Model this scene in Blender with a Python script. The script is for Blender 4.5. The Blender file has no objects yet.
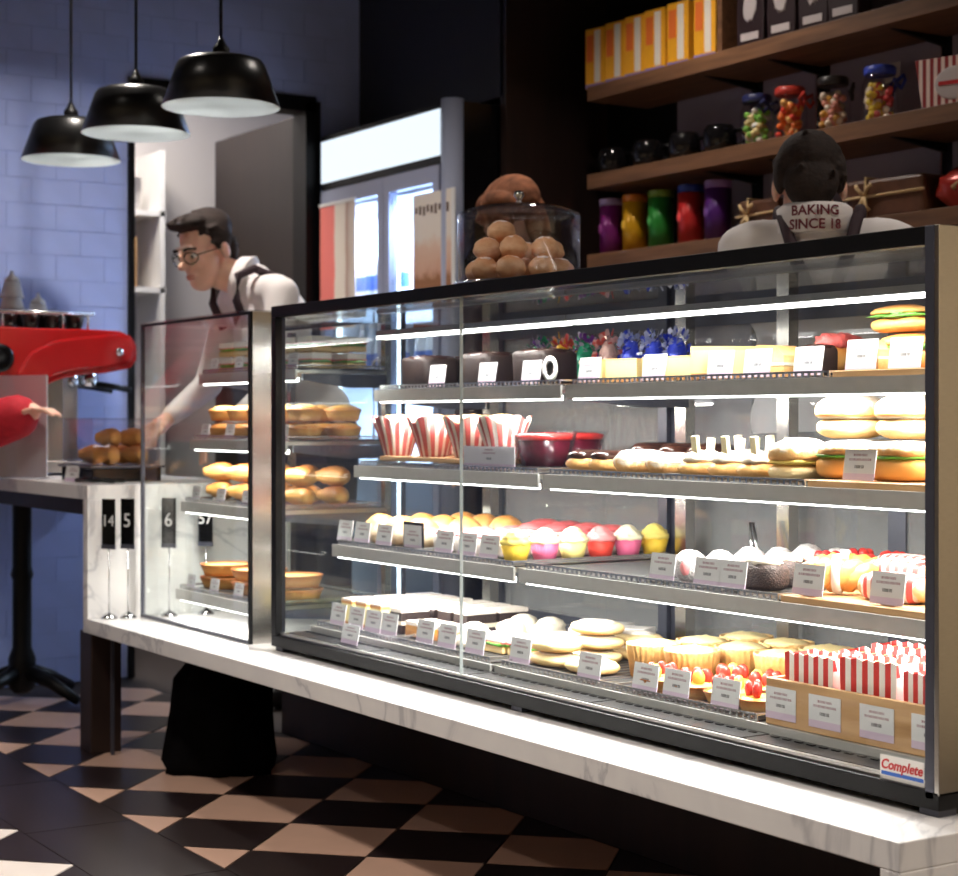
import bpy, bmesh, math, random
from mathutils import Vector, Matrix, Euler, noise as mnoise
random.seed(7)
PI = math.pi
S = bpy.context.scene
COL = S.collection

# ---------------------------------------------------------------- camera, world, exposure
FPX, CX, HY = 1750.0, 479.0, 419.0           # focal length in pixels, image centre, horizon row (958x876 frame)
CAM = Vector((1.9141, -2.0711, 1.05))
FW = Vector((-0.8431, 0.5377, 0.0)); RT = Vector((0.5377, 0.8431, 0.0))
cd = bpy.data.cameras.new('camera'); cam = bpy.data.objects.new('camera', cd); COL.objects.link(cam)
cam.location = CAM
cam.rotation_euler = Matrix((RT, Vector((0, 0, 1)), -FW)).transposed().to_euler()
cd.sensor_width = 36; cd.lens = FPX / 958 * 36; cd.shift_y = -(438 - HY) / 958
cd.clip_start = 0.05
cd.dof.use_dof = True; cd.dof.focus_distance = 3.35; cd.dof.aperture_fstop = 5.6
S.camera = cam
S.view_settings.view_transform = 'Standard'; S.view_settings.look = 'None'
S.view_settings.gamma = 1; S.view_settings.use_curve_mapping = False
S.view_settings.exposure = 0.0
S.cycles.use_denoising = True
S.cycles.transparent_max_bounces = 40
S.cycles.max_bounces = 10
S.cycles.sample_clamp_indirect = 6
wd = bpy.data.worlds.new('world'); S.world = wd; wd.use_nodes = True
wd.node_tree.nodes['Background'].inputs[0].default_value = (0.55, 0.6, 0.75, 1)
wd.node_tree.nodes['Background'].inputs[1].default_value = 0.1

def area(name, loc, size, power, color=(1, 1, 1), rot=(0, 0, 0), parent=None, spread=None):
    l = bpy.data.lights.new(name, 'AREA'); l.shape = 'RECTANGLE'; l.size, l.size_y = size
    l.energy = power; l.color = color
    if spread: l.spread = spread
    o = bpy.data.objects.new(name, l); COL.objects.link(o); o.location = loc; o.rotation_euler = rot
    if parent: o.parent = parent
    return o

def ray(px, py): return FW + RT * ((px - CX) / FPX) + Vector((0, 0, (HY - py) / FPX))
def onY(px, py, Y):
    d = ray(px, py); return CAM + d * ((Y - CAM.y) / d.y)
def onX(px, py, X):
    d = ray(px, py); return CAM + d * ((X - CAM.x) / d.x)
def onZ(px, py, z):
    d = ray(px, py); return CAM + d * ((z - CAM.z) / d.z)
def lerp(a, b, t): return a + (b - a) * t

# ---------------------------------------------------------------- materials
class NT:
    def __init__(s, name):
        s.m = bpy.data.materials.new(name); s.m.use_nodes = True
        s.t = s.m.node_tree; s.b = s.t.nodes['Principled BSDF']; s.out = s.t.nodes['Material Output']
    def n(s, typ, **kw):
        o = s.t.nodes.new(typ)
        for k, v in kw.items(): setattr(o, k, v)
        return o
    def l(s, a, b): s.t.links.new(a, b)
    def val(s, sock, v):
        if hasattr(v, 'is_linked') or hasattr(v, 'links'): s.l(v, sock)
        else: sock.default_value = v
    def math(s, op, a, b=0.0, c=None):
        o = s.n('ShaderNodeMath', operation=op); s.val(o.inputs[0], a); s.val(o.inputs[1], b)
        if c is not None: s.val(o.inputs[2], c)
        return o.outputs[0]
    def co(s, kind='Object'): return s.n('ShaderNodeTexCoord').outputs[kind]
    def xyz(s, v):
        o = s.n('ShaderNodeSeparateXYZ'); s.l(v, o.inputs[0]); return o.outputs
    def noise(s, v, scale, detail=3):
        o = s.n('ShaderNodeTexNoise'); s.l(v, o.inputs['Vector']); o.inputs['Scale'].default_value = scale
        o.inputs['Detail'].default_value = detail; return o.outputs[0]
    def mix(s, f, a, b):
        o = s.n('ShaderNodeMix', data_type='RGBA'); s.val(o.inputs[0], f)
        s.val(o.inputs[6], a if hasattr(a, 'links') else (*a, 1)); s.val(o.inputs[7], b if hasattr(b, 'links') else (*b, 1))
        return o.outputs[2]
    def ramp(s, f, stops, interp='LINEAR'):
        o = s.n('ShaderNodeValToRGB'); s.l(f, o.inputs[0]); r = o.color_ramp; r.interpolation = interp
        while len(r.elements) < len(stops): r.elements.new(0.5)
        for e, (p, c) in zip(r.elements, stops): e.position = p; e.color = (*c, 1)
        return o.outputs[0]
    def base(s, c): s.val(s.b.inputs['Base Color'], c if hasattr(c, 'links') else (*c, 1))
    def bump(s, h, strength, dist=0.004):
        o = s.n('ShaderNodeBump'); s.l(h, o.inputs['Height']); o.inputs['Strength'].default_value = strength
        o.inputs['Distance'].default_value = dist; s.l(o.outputs[0], s.b.inputs['Normal'])
    def band(s, v, lo, hi):
        return s.math('MULTIPLY', s.math('GREATER_THAN', v, lo), s.math('LESS_THAN', v, hi))

def srgb(r, g, b):
    f = lambda c: (c / 255 / 12.92) if c / 255 <= 0.04045 else ((c / 255 + 0.055) / 1.055) ** 2.4
    return (f(r), f(g), f(b))
def pm(name, col, rough=0.5, metal=0.0, *a_, spec=0.5, **k_):
    m = pm0(name, col, rough, metal, *a_, **k_); m.node_tree.nodes['Principled BSDF'].inputs['Specular IOR Level'].default_value = spec; return m
def pm0(name, col, rough=0.5, metal=0.0, var=0.0, vs=20, bump=0.0, bs=60, coat=0.0, sss=0.0, stretch=None):
    k = NT(name); b = k.b
    b.inputs['Roughness'].default_value = rough; b.inputs['Metallic'].default_value = metal
    if coat: b.inputs['Coat Weight'].default_value = coat; b.inputs['Coat Roughness'].default_value = 0.08
    if sss:
        b.inputs['Subsurface Weight'].default_value = sss; b.inputs['Subsurface Scale'].default_value = 0.01
    co = k.co()
    if stretch:
        mp = k.n('ShaderNodeMapping'); k.l(co, mp.inputs[0]); mp.inputs['Scale'].default_value = stretch; co = mp.outputs[0]
    if var:
        nz = k.noise(co, vs)
        k.base(k.ramp(nz, [(0.3, tuple(c * (1 - var) for c in col)), (0.7, tuple(min(1, c * (1 + var)) for c in col))]))
    else: k.base(col)
    if bump: k.bump(k.noise(co, bs, 5), bump)
    return k.m
def gradm(name, stops, rough=0.6, amt=0.25, ns=9, bump=0.15, bs=120, coat=0.0, sss=0.0):
    k = NT(name); g = k.co('Generated'); z = k.xyz(g)[2]
    nz = k.noise(k.co(), ns * 8, 4)
    f = k.math('ADD', z, k.math('MULTIPLY', k.math('SUBTRACT', nz, 0.5), amt * 2))
    k.base(k.ramp(f, stops)); k.b.inputs['Roughness'].default_value = rough
    if coat: k.b.inputs['Coat Weight'].default_value = coat
    if bump: k.bump(k.noise(k.co(), bs, 4), min(1.0, bump * 3), 0.004)
    return k.m
def emit(name, col, strength):
    k = NT(name); k.base((0.0, 0.0, 0.0)); k.b.inputs['Emission Color'].default_value = (*col, 1)
    k.b.inputs['Emission Strength'].default_value = strength; return k.m
def glassm(name, tint=(0.97, 0.985, 0.98), refl=1.0, rough=0.0, ior=1.45):
    k = NT(name); k.t.nodes.remove(k.b)
    t = k.n('ShaderNodeBsdfTransparent'); t.inputs[0].default_value = (*tint, 1)
    g = k.n('ShaderNodeBsdfGlossy'); g.inputs['Roughness'].default_value = rough
    fr = k.n('ShaderNodeLayerWeight'); fr.inputs[0].default_value = 0.5
    fz = k.math('ADD', 0.035 * refl, k.math('MULTIPLY', k.math('POWER', fr.outputs['Facing'], 5.0), 0.9))
    mx = k.n('ShaderNodeMixShader'); k.l(fz, mx.inputs[0])
    k.l(t.outputs[0], mx.inputs[1]); k.l(g.outputs[0], mx.inputs[2]); k.l(mx.outputs[0], k.out.inputs[0]); return k.m

def lightenm(name, white_mix):
    m = glassm(name, (0.9, 0.91, 0.92)); t = m.node_tree; out = t.nodes['Material Output']; src = out.inputs[0].links[0].from_socket
    d = t.nodes.new('ShaderNodeBsdfDiffuse'); d.inputs[0].default_value = (0.8, 0.8, 0.8, 1); mx = t.nodes.new('ShaderNodeMixShader'); mx.inputs[0].default_value = white_mix
    t.links.new(src, mx.inputs[1]); t.links.new(d.outputs[0], mx.inputs[2]); t.links.new(mx.outputs[0], out.inputs[0]); return m
M = {}
M['hazy'] = lightenm('lightened_rear_glass', 0.16)  # diffuse white mixed into the panes so the case background looks brighter
M['marble'] = None
def marble():
    k = NT('white_marble'); co = k.co()
    w = k.n('ShaderNodeTexNoise'); k.l(co, w.inputs['Vector']); w.inputs['Scale'].default_value = 2.2; w.inputs['Detail'].default_value = 8
    w.inputs['Distortion'].default_value = 1.6
    v = k.math('ABSOLUTE', k.math('SUBTRACT', w.outputs[0], 0.5))
    k.base(k.ramp(v, [(0.0, srgb(190, 188, 190)), (0.025, srgb(224, 221, 220)), (0.2, srgb(234, 231, 228))]))
    k.b.inputs['Roughness'].default_value = 0.28; return k.m
M['marble'] = marble()
M['black'] = pm('black_metal', srgb(12, 12, 14), 0.42, 0.0, 0.15, 30, spec=0.2)
M['blackgloss'] = pm('black_gloss', srgb(10, 10, 12), 0.2, spec=0.35)
M['charcoal'] = pm('charcoal_aluminium', srgb(74, 76, 88), 0.36, 0.3, 0.06, 50)
M['steel'] = pm('brushed_steel', srgb(196, 192, 186), 0.22, 1.0, 0.08, 60, stretch=(1, 1, 18))
M['steelh'] = pm('shelf_steel', srgb(188, 186, 182), 0.3, 1.0, 0.06, 40, stretch=(1, 14, 14))
M['chrome'] = pm('chrome', srgb(215, 215, 218), 0.12, 1.0)
M['lip'] = pm('satin_lip', srgb(196, 194, 190), 0.35, 0.35, 0.05, 40)
M['tray'] = pm('dark_tray_steel', srgb(70, 70, 72), 0.35, 0.8, 0.1, 60)
M['wire'] = pm('bright_wire', srgb(205, 205, 205), 0.25, 0.9)
M['deck'] = pm('black_deck', srgb(26, 26, 28), 0.3, 0.2, 0.15, 30)
M['glass'] = glassm('clear_glass')
M['glassroof'] = glassm('roof_glass', (0.96, 0.98, 0.98), 1.6)
M['acrylic'] = glassm('clear_acrylic', (0.97, 0.97, 0.99), 1.3)
M['led'] = emit('led_white', (1.0, 0.98, 0.95), 8.0)
M['wood'] = None
def woodm(name, a, b, rough=0.5, sc=(1.2, 14, 14), ns=3):
    k = NT(name); mp = k.n('ShaderNodeMapping'); k.l(k.co(), mp.inputs[0]); mp.inputs['Scale'].default_value = sc
    nz = k.noise(mp.outputs[0], ns, 6); k.base(k.ramp(nz, [(0.3, a), (0.7, b)])); k.b.inputs['Roughness'].default_value = rough
    k.bump(nz, 0.1, 0.002); return k.m
M['wood'] = woodm('light_timber', srgb(170, 128, 84), srgb(205, 164, 116), 0.5)
M['shelfwood'] = woodm('shelf_timber', srgb(98, 66, 44), srgb(134, 94, 64), 0.55)
M['darkwood'] = woodm('dark_brown_panel', srgb(32, 20, 18), srgb(44, 28, 24), 0.45, (6, 6, 0.8))
M['doorwood'] = woodm('dark_brown_door', srgb(26, 18, 17), srgb(34, 24, 22), 0.5, (6, 6, 0.8))

# ---------------------------------------------------------------- mesh building
class MB:
    def __init__(s): s.v = []; s.f = []; s.mi = []; s.sm = []; s.cm = 0; s.smooth = False
    def add(s, vs, fs, T=None):
        o = len(s.v)
        for p in vs: s.v.append(tuple(T @ Vector(p)) if T is not None else tuple(p))
        for f in fs: s.f.append([i + o for i in f]); s.mi.append(s.cm); s.sm.append(s.smooth)
        return s
    def box(s, x0, x1, y0, y1, z0, z1, T=None):
        v = [(x, y, z) for z in (z0, z1) for y in (y0, y1) for x in (x0, x1)]
        return s.add(v, [(0, 2, 3, 1), (4, 5, 7, 6), (0, 1, 5, 4), (2, 6, 7, 3), (0, 4, 6, 2), (1, 3, 7, 5)], T)
    def cbox(s, c, sz, T=None):
        return s.box(c[0] - sz[0] / 2, c[0] + sz[0] / 2, c[1] - sz[1] / 2, c[1] + sz[1] / 2, c[2] - sz[2] / 2, c[2] + sz[2] / 2, T)
    def lathe(s, prof, seg=24, rf=None, T=None, c=(0, 0, 0)):
        vs = []; fs = []; n = len(prof)
        for k, (r, z) in enumerate(prof):
            for i in range(seg):
                a = 2 * PI * i / seg; rr = r * (rf(a, k / max(1, n - 1)) if rf else 1)
                vs.append((c[0] + rr * math.cos(a), c[1] + rr * math.sin(a), c[2] + z))
        for k in range(n - 1):
            for i in range(seg):
                j = (i + 1) % seg; fs.append((k * seg + i, k * seg + j, (k + 1) * seg + j, (k + 1) * seg + i))
        fs.append(tuple(range(seg - 1, -1, -1))); fs.append(tuple((n - 1) * seg + i for i in range(seg)))
        return s.add(vs, fs, T)
    def ell(s, c, r, seg=16, rings=10, T=None, p=1.0, nz=0.0, ns=3.0, seed=0.0, flat=None):
        vs = []; fs = []
        def sp(x): return math.copysign(abs(x) ** p, x)
        for k in range(1, rings):
            th = PI * k / rings
            for i in range(seg):
                a = 2 * PI * i / seg
                d = Vector((sp(math.cos(a)) * sp(math.sin(th)), sp(math.sin(a)) * sp(math.sin(th)), sp(math.cos(th))))
                m = 1 + (nz * mnoise.noise(d * ns + Vector((seed, seed * 1.7, -seed))) if nz else 0)
                z = d.z * m * r[2]
                if flat is not None: z = max(z, flat)
                vs.append((c[0] + d.x * m * r[0], c[1] + d.y * m * r[1], c[2] + z))
        for k in range(rings - 2):
            for i in range(seg):
                j = (i + 1) % seg; fs.append((k * seg + i, (k + 1) * seg + i, (k + 1) * seg + j, k * seg + j))
        t = len(vs); vs.append((c[0], c[1], c[2] + r[2])); vs.append((c[0], c[1], c[2] + (flat if flat is not None else -r[2])))
        for i in range(seg):
            j = (i + 1) % seg; fs.append((t, i, j)); b = (rings - 2) * seg; fs.append((t + 1, b + j, b + i))
        return s.add(vs, fs, T)
    def tube(s, pts, r, seg=8, T=None, rr=None, up=None):
        pts = [Vector(p) for p in pts]; vs = []; fs = []; n = len(pts)
        a0 = Vector((0, 0, 1))
        for k, p in enumerate(pts):
            d = (pts[min(k + 1, n - 1)] - pts[max(k - 1, 0)])
            d = d.normalized() if d.length > 1e-9 else Vector((0, 0, 1))
            u = d.cross(a0)
            if u.length < 1e-3: u = d.cross(Vector((1, 0, 0)))
            u.normalize(); w = d.cross(u)
            q = rr[k] if rr else r
            for i in range(seg):
                a = 2 * PI * i / seg; vs.append(p + u * (q * math.cos(a)) + w * (q * math.sin(a)))
        for k in range(n - 1):
            for i in range(seg):
                j = (i + 1) % seg; fs.append((k * seg + i, k * seg + j, (k + 1) * seg + j, (k + 1) * seg + i))
        fs.append(tuple(range(seg - 1, -1, -1))); fs.append(tuple((n - 1) * seg + i for i in range(seg)))
        return s.add(vs, fs, T)
    def prism(s, poly, axis, a0, a1, T=None):
        n = len(poly)
        def mk(p, a):
            return {'y': (p[0], a, p[1]), 'x': (a, p[0], p[1]), 'z': (p[0], p[1], a)}[axis]
        vs = [mk(p, a0) for p in poly] + [mk(p, a1) for p in poly]
        fs = [tuple(range(n)), tuple(range(2 * n - 1, n - 1, -1))] + [(i, (i + 1) % n, n + (i + 1) % n, n + i) for i in range(n)]
        return s.add(vs, fs, T)
    def mesh(s, name, mats, fix=True):
        me = bpy.data.meshes.new(name); me.from_pydata(s.v, [], s.f)
        if not isinstance(mats, (list, tuple)): mats = [mats]
        for m in mats: me.materials.append(m)
        me.polygons.foreach_set('material_index', s.mi); me.polygons.foreach_set('use_smooth', s.sm)
        if fix:
            bm = bmesh.new(); bm.from_mesh(me); bmesh.ops.recalc_face_normals(bm, faces=bm.faces); bm.to_mesh(me); bm.free()
        me.update(); return me
    def build(s, name, mats, parent=None, loc=(0, 0, 0), bevel=0.0, rz=0.0):
        return ob(name, s.mesh(name, mats), parent, loc, bevel, rz)
def sm(): b = MB(); b.smooth = True; return b
def ob(name, me, parent=None, loc=(0, 0, 0), bevel=0.0, rz=0.0):
    o = bpy.data.objects.new(name, me); COL.objects.link(o); o.location = loc; o.rotation_euler = (0, 0, rz)
    if parent: o.parent = parent
    if bevel:
        m = o.modifiers.new('bevel', 'BEVEL'); m.width = bevel; m.segments = 2; m.limit_method = 'ANGLE'; m.angle_limit = 0.7
    return o
def tag(o, label, cat, group=None):
    o['label'] = label; o['category'] = cat
    if group: o['group'] = group
    return o
def struct(o, label=None):
    o['kind'] = 'structure'
    if label: o['label'] = label
    return o
def thing(name, label, cat, loc=(0, 0, 0), rz=0.0, group=None):
    o = bpy.data.objects.new(name, None); COL.objects.link(o); o.location = loc; o.rotation_euler = (0, 0, rz)
    o.empty_display_size = 0.05
    return tag(o, label, cat, group)
def text_mesh(body, size, mat, shear=0.0, ext=0.0004, bold=0.0, align='CENTER', space=1.0):
    c = bpy.data.curves.new('lettering', 'FONT'); c.body = body; c.size = size; c.shear = shear; c.extrude = ext
    c.align_x = align; c.align_y = 'CENTER'; c.offset = bold; c.space_character = space; c.resolution_u = 3
    o = bpy.data.objects.new('lettering', c); COL.objects.link(o)
    me = bpy.data.meshes.new_from_object(o.evaluated_get(bpy.context.evaluated_depsgraph_get()))
    bpy.data.objects.remove(o); bpy.data.curves.remove(c)
    me.materials.clear(); me.materials.append(mat); return me
RX90 = Matrix.Rotation(PI / 2, 4, 'X')       # lettering in XY -> standing in XZ, facing -Y
def lettering(body, size, mat, parent, loc, rot=None, **kw):
    me = text_mesh(body, size, mat, **kw); me.transform((rot or Matrix.Identity(4)) @ RX90)
    return ob('lettering', me, parent, loc)

# ---------------------------------------------------------------- the room
XW, YB, YF, XR, ZC = -4.85, 2.10, -4.6, 3.6, 3.0
# added downlights, out of view overhead, placed to brighten the room
def added_ceiling_light(x, y, power, color=(1.0, 0.91, 0.82)):
    t = thing('added_downlight', 'added round white downlight in the unseen dark ceiling', 'ceiling light', (x, y, ZC - 0.002), 0, 'added ceiling downlights')
    b = sm(); b.lathe([(0.055, 0), (0.075, 0), (0.075, -0.012), (0.055, -0.016), (0.05, -0.004)], 24); b.build('trim_ring', M['white'], t)
    b = MB(); b.lathe([(0.05, -0.004), (0.05, -0.006)], 24); b.build('diffuser', M['lampface'], t)
    l = bpy.data.lights.new('downlight', 'AREA'); l.shape = 'DISK'; l.size = 0.1; l.energy = power; l.color = color; l.spread = 2.2
    o = bpy.data.objects.new('downlight', l); COL.objects.link(o); o.parent = t; o.location = (0, 0, -0.02)
M['white'] = pm('white_paint', srgb(228, 226, 222), 0.5)
M['lampface'] = emit('lamp_face', (1.0, 0.9, 0.76), 6.0)
for x, y, p in [(0.6, -1.3, 19), (-1.2, -1.3, 18), (-2.6, -1.4, 15), (2.4, 0.6, 55), (-2.6, 1.2, 10), (-0.6, 1.3, 6), (-1.2, -3.2, 30), (1.2, -3.2, 30), (-3.8, 0.1, 20)]:
    added_ceiling_light(x, y, p)

M['wallt'] = pm('glazed_wall_tile', srgb(166, 182, 234), 0.25, 0, 0.04, 6)
M['grout'] = pm('tile_grout', srgb(156, 172, 224), 0.8)
M['navy'] = pm('dark_navy_paint', srgb(34, 36, 50), 0.6, 0, 0.05, 4)
M['greywall'] = pm('grey_panel_paint', srgb(150, 142, 160), 0.6, 0, 0.05, 3)
M['cream'] = pm('cream_wall', srgb(214, 196, 164), 0.7, 0, 0.05, 2)
M['ceil'] = pm('ceiling_paint', srgb(70, 66, 70), 0.8)
M['whitewall'] = pm('white_wall', srgb(206, 200, 196), 0.6)
M['tilel'] = pm('beige_floor_tile', srgb(196, 160, 140), 0.3, 0, 0.05, 9, 0.02, 30)
M['tiled'] = pm('dark_floor_tile', srgb(34, 24, 24), 0.3, 0, 0.1, 9)
M['tilew'] = pm('pale_floor_tile', srgb(214, 202, 194), 0.3, 0, 0.04, 9)
M['fgrout'] = pm('floor_grout', srgb(44, 34, 32), 0.7)

b = MB(); b.box(-7.2, XR, YF, YB + 0.1, -0.1, -0.004)
floor = struct(b.build('floor', M['fgrout']))
b = MB(); b.box(-7.2, XR, YF, YB + 0.1, ZC, ZC + 0.1); struct(b.build('ceiling', M['ceil']))
DY0, DY1, DZ = 0.55, 1.40, 2.42            # doorway in the left wall
b = MB(); b.box(XW - 0.1, XW - 0.003, YF, DY0, 0, ZC); b.box(XW - 0.1, XW - 0.003, DY1, YB, 0, ZC); b.box(XW - 0.1, XW - 0.003, DY0, DY1, DZ, ZC)
wl = struct(b.build('wall_left', M['grout']))
b = MB(); b.box(-7.2, XR, YB, YB + 0.1, 0, ZC); wb = struct(b.build('wall_back', M['black']))
b = MB(); b.box(1.0, XR, YB - 0.02, YB - 0.001, 0, ZC); struct(b.build('reflect_panel', M['cream']))  # unseen cream panel added so the steel end reflects something bright
b = MB(); b.box(XR, XR + 0.1, YF, YB + 0.1, 0, ZC); struct(b.build('wall_right', M['cream']))
b = MB(); b.box(-7.2, XR, YF - 0.1, YF, 0, ZC); struct(b.build('wall_front', M['cream']))
b = MB(); b.box(-7.3, -6.35, YF, YB + 0.1, 0, ZC); struct(b.build('wall_far', M['whitewall']))
# wall tiles: one shared tile, running bond
tb = MB(); tb.box(-0.008, -0.005, -0.0988, 0.0988, -0.0488, 0.0488); tmesh = tb.mesh('wall_tile', M['wallt'])
hb = MB(); hb.box(-0.008, -0.005, -0.0488, 0.0488, -0.0488, 0.0488); hmesh = hb.mesh('wall_tile', M['wallt'])
for r in range(28):
    z = 0.05 + r * 0.1
    lim = DY0 if z < DZ else 1.62
    y = -0.95 + (0.1 if r % 2 else 0)
    while y < lim:
        if y + 0.2 <= lim + 0.001: ob('wall_tile', tmesh, wl, (XW + 0.005, y + 0.1, z))
        elif lim - y > 0.09: ob('wall_tile', hmesh, wl, (XW + 0.005, y + 0.05, z))
        y += 0.2
# doorway frame
b = MB(); b.box(XW - 0.11, XW + 0.015, DY0, DY0 + 0.025, 0, DZ); b.box(XW - 0.11, XW + 0.015, DY1 - 0.05, DY1 + 0.02, 0, DZ); b.box(XW - 0.11, XW + 0.015, DY0, DY1, DZ - 0.045, DZ + 0.02)
d1 = struct(b.build('door_1', M['black']))
b = MB(); b.box(XW - 0.95, XW - 0.115, DY1 - 0.045, DY1 - 0.005, 0.005, DZ - 0.05)
lf = struct(b.build('door_2', M['doorwood'], None, bevel=0.003))
b = sm(); b.tube([(XW - 0.88, DY1 - 0.045, 1.02), (XW - 0.88, DY1 - 0.1, 1.02), (XW - 0.76, DY1 - 0.1, 1.02)], 0.009); b.build('door_handle', M['steel'], lf)
# back room: shelf with bagged cups
sh = thing('storage_shelf', 'white two tier storage shelf in the room behind the doorway', 'shelf', (-6.2, 1.02, 0))
for z in (0.4, 1.0, 1.66, 2.03):
    b = MB(); b.box(-0.15, 0.15, -0.22, 0.19, z, z + 0.025); b.build('shelf_board', M['white'], sh)
for y in (-0.21, 0.16):
    b = MB(); b.box(-0.15, 0.15, y, y + 0.025, 0, 2.35); b.build('side_panel', M['white'], sh)
M['poly'] = glassm('plastic_film', (0.85, 0.85, 0.88), 2.5, 0.12)
M['cupw'] = pm('white_cups', srgb(214, 210, 210), 0.4)
for i, (z, y) in enumerate([(2.055, -0.09), (2.055, 0.06), (1.685, -0.05)]):
    b = sm()
    if i < 2:
        for j in range(5): b.lathe([(0.035, j * 0.016), (0.045, j * 0.016 + 0.1), (0.047, j * 0.016 + 0.1)], 14)
        tag(b.build('cup_stack', M['cupw'], None, (-6.16, 1.02 + y, z)), 'stack of white takeaway cups on the back room shelf', 'cups', 'cup stacks on the back room shelf')
    else:
        b.smooth = False; b.box(-0.12, 0.12, -0.1, 0.1, 0, 0.24)
        tag(b.build('carton', M['wood'], None, (-6.19, 1.02 + y, z), bevel=0.004), 'tan cardboard carton on the back room shelf', 'box')
area('back_room_fill', (-5.45, 0.7, 2.93), (0.6, 0.6), 34, (1.0, 0.93, 0.86))  # added lamp and panel, out of view, to brighten the back room wall
tl = thing('added_panel_light', 'added square ceiling panel light, unseen in the back room', 'ceiling light', (-5.45, 0.7, ZC - 0.03))
b = MB(); b.box(-0.32, 0.32, -0.32, 0.32, 0, 0.028); b.build('frame', M['white'], tl)
b = MB(); b.box(-0.29, 0.29, -0.29, 0.29, -0.004, 0); b.build('diffuser', M['lampface'], tl)

# floor tiles, laid diagonally to the counter
J = onZ(289.7, 823, 0); HD = 0.2065            # a tile junction seen in the photo; half diagonal of a tile
YFRONT = onZ(130, 818.6, 0).y; YSTRIP = onZ(18, 830, 0).y
def clip(poly, y0, y1):
    for sgn, lim in ((1, y0), (-1, -y1)):
        out = []
        for i in range(len(poly)):
            a, c = poly[i], poly[(i + 1) % len(poly)]; da, dc = sgn * a[1] - lim, sgn * c[1] - lim
            if da >= 0: out.append(a)
            if da * dc < 0: t = da / (da - dc); out.append((lerp(a[0], c[0], t), lerp(a[1], c[1], t)))
        poly = out
        if len(poly) < 3: return None
    return poly
def tiles(y0, y1, x0, x1, light, ox, oy):
    g = 0.004; cache = {}
    for i in range(-40, 40):
        for j in range(-40, 40):
            cx = ox + (i - j) * HD; cy = oy + (i + j) * HD
            if cx < x0 or cx > x1 or cy < y0 - HD or cy > y1 + HD: continue
            h = HD - g
            p = clip([(cx - h, cy), (cx, cy - h), (cx + h, cy), (cx, cy + h)], y0, y1)
            if not p: continue
            ar = abs(sum(p[k][0] * p[(k + 1) % len(p)][1] - p[(k + 1) % len(p)][0] * p[k][1] for k in range(len(p)))) / 2
            if ar < 0.002: continue
            lit = (i - j) % 2 == 0
            key = (lit, tuple((round(a - cx, 4), round(c - cy, 4)) for a, c in p))
            if key not in cache:
                bb = MB(); bb.prism([(a - cx, c - cy) for a, c in p], 'z', -0.004, 0.0); cache[key] = bb.mesh('floor_tile', light if lit else M['tiled'])
            ob('floor_tile', cache[key], floor, (cx, cy, 0))
# light tile centre = J + (-A+B)/2 = J - (HD,0): rows of equal colour run along X and Y of the room
tiles(YFRONT, 0.515, -4.6, 0.2, M['tilel'], J.x - HD, J.y)
tiles(-2.6, YSTRIP, -4.4, -1.0, M['tilew'], onZ(18, 830, 0).x, YSTRIP - HD * 0.98)
b = MB(); n = 0
x = -4.84
while x < 1.2:
    b = MB(); b.box(0.002, 0.598, YSTRIP + 0.003, YFRONT - 0.003, -0.004, 0.0); b.build('border_tile', M['tiled'], floor, (x, 0, 0)); x += 0.6

# ---------------------------------------------------------------- counter
ZL, ZU, YC, XL, XRT = 0.425, 0.842, -0.162, -3.356, 0.073
b = MB()
b.prism([(XL - 0.04, YC), (XRT, YC), (XRT, 0.80), (-2.45, 0.80), (-2.45, 0.56), (XL - 0.04, 0.56)], 'z', ZL - 0.045, ZL)
ct = thing('counter', 'long white marble counter with a dark recessed base under the display cases', 'counter', (0, 0, 0))
b.build('worktop', M['marble'], ct, bevel=0.002)
b = MB(); b.box(XRT - 0.04, XRT, YC, 0.80, 0, ZL - 0.045); b.build('end_panel', M['marble'], ct, bevel=0.002)
b = MB(); b.box(XL - 0.02, XRT - 0.04, 0.52, 0.56, 0.0, ZL - 0.045); b.build('base_panel', M['darkwood'], ct)
b = MB(); b.box(XL - 0.10, XL + 0.0, -0.15, -0.05, 0, ZL - 0.045); b.build('post', M['darkwood'], ct, bevel=0.003)
b = MB(); b.box(XL + 0.035, XL + 0.045, -0.10, -0.09, 0, ZL - 0.045); b.build('rail', M['charcoal'], ct)
ub = thing('raised_counter', 'raised white marble counter carrying the red coffee machine', 'counter', (0, 0, 0))
b = MB(); b.box(XW + 0.004, XL, YC, 0.43, ZU - 0.045, ZU); b.build('worktop', M['marble'], ub, bevel=0.002)
b = MB(); b.box(XW + 0.004, XL - 0.045, -0.10, -0.07, 0.74, ZU - 0.045); b.build('apron_board', M['darkwood'], ub)
b = MB(); b.box(XL - 0.04, XL, YC, 0.56, ZL + 0.0005, ZU - 0.045); b.build('riser_panel', M['marble'], ub, bevel=0.002)
b = sm(); b.lathe([(0.03, 0.03), (0.05, 0.05), (0.05, 0.16), (0.035, 0.2), (0.035, 0.45), (0.042, 0.47), (0.035, 0.5), (0.035, 0.74), (0.1, 0.78), (0.1, ZU - 0.046)], 20); pd = b.build('pedestal', M['black'], ub, (-4.5, 0, 0))
for k in range(4):
    a = k * PI / 2 + 0.5; b = sm()
    b.tube([(0.03 * math.cos(a), 0.03 * math.sin(a), 0.11), (0.15 * math.cos(a), 0.15 * math.sin(a), 0.075), (0.27 * math.cos(a), 0.27 * math.sin(a), 0.022)], 0.02, 8, rr=[0.03, 0.024, 0.018]); b.build('foot', M['black'], pd)
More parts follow.
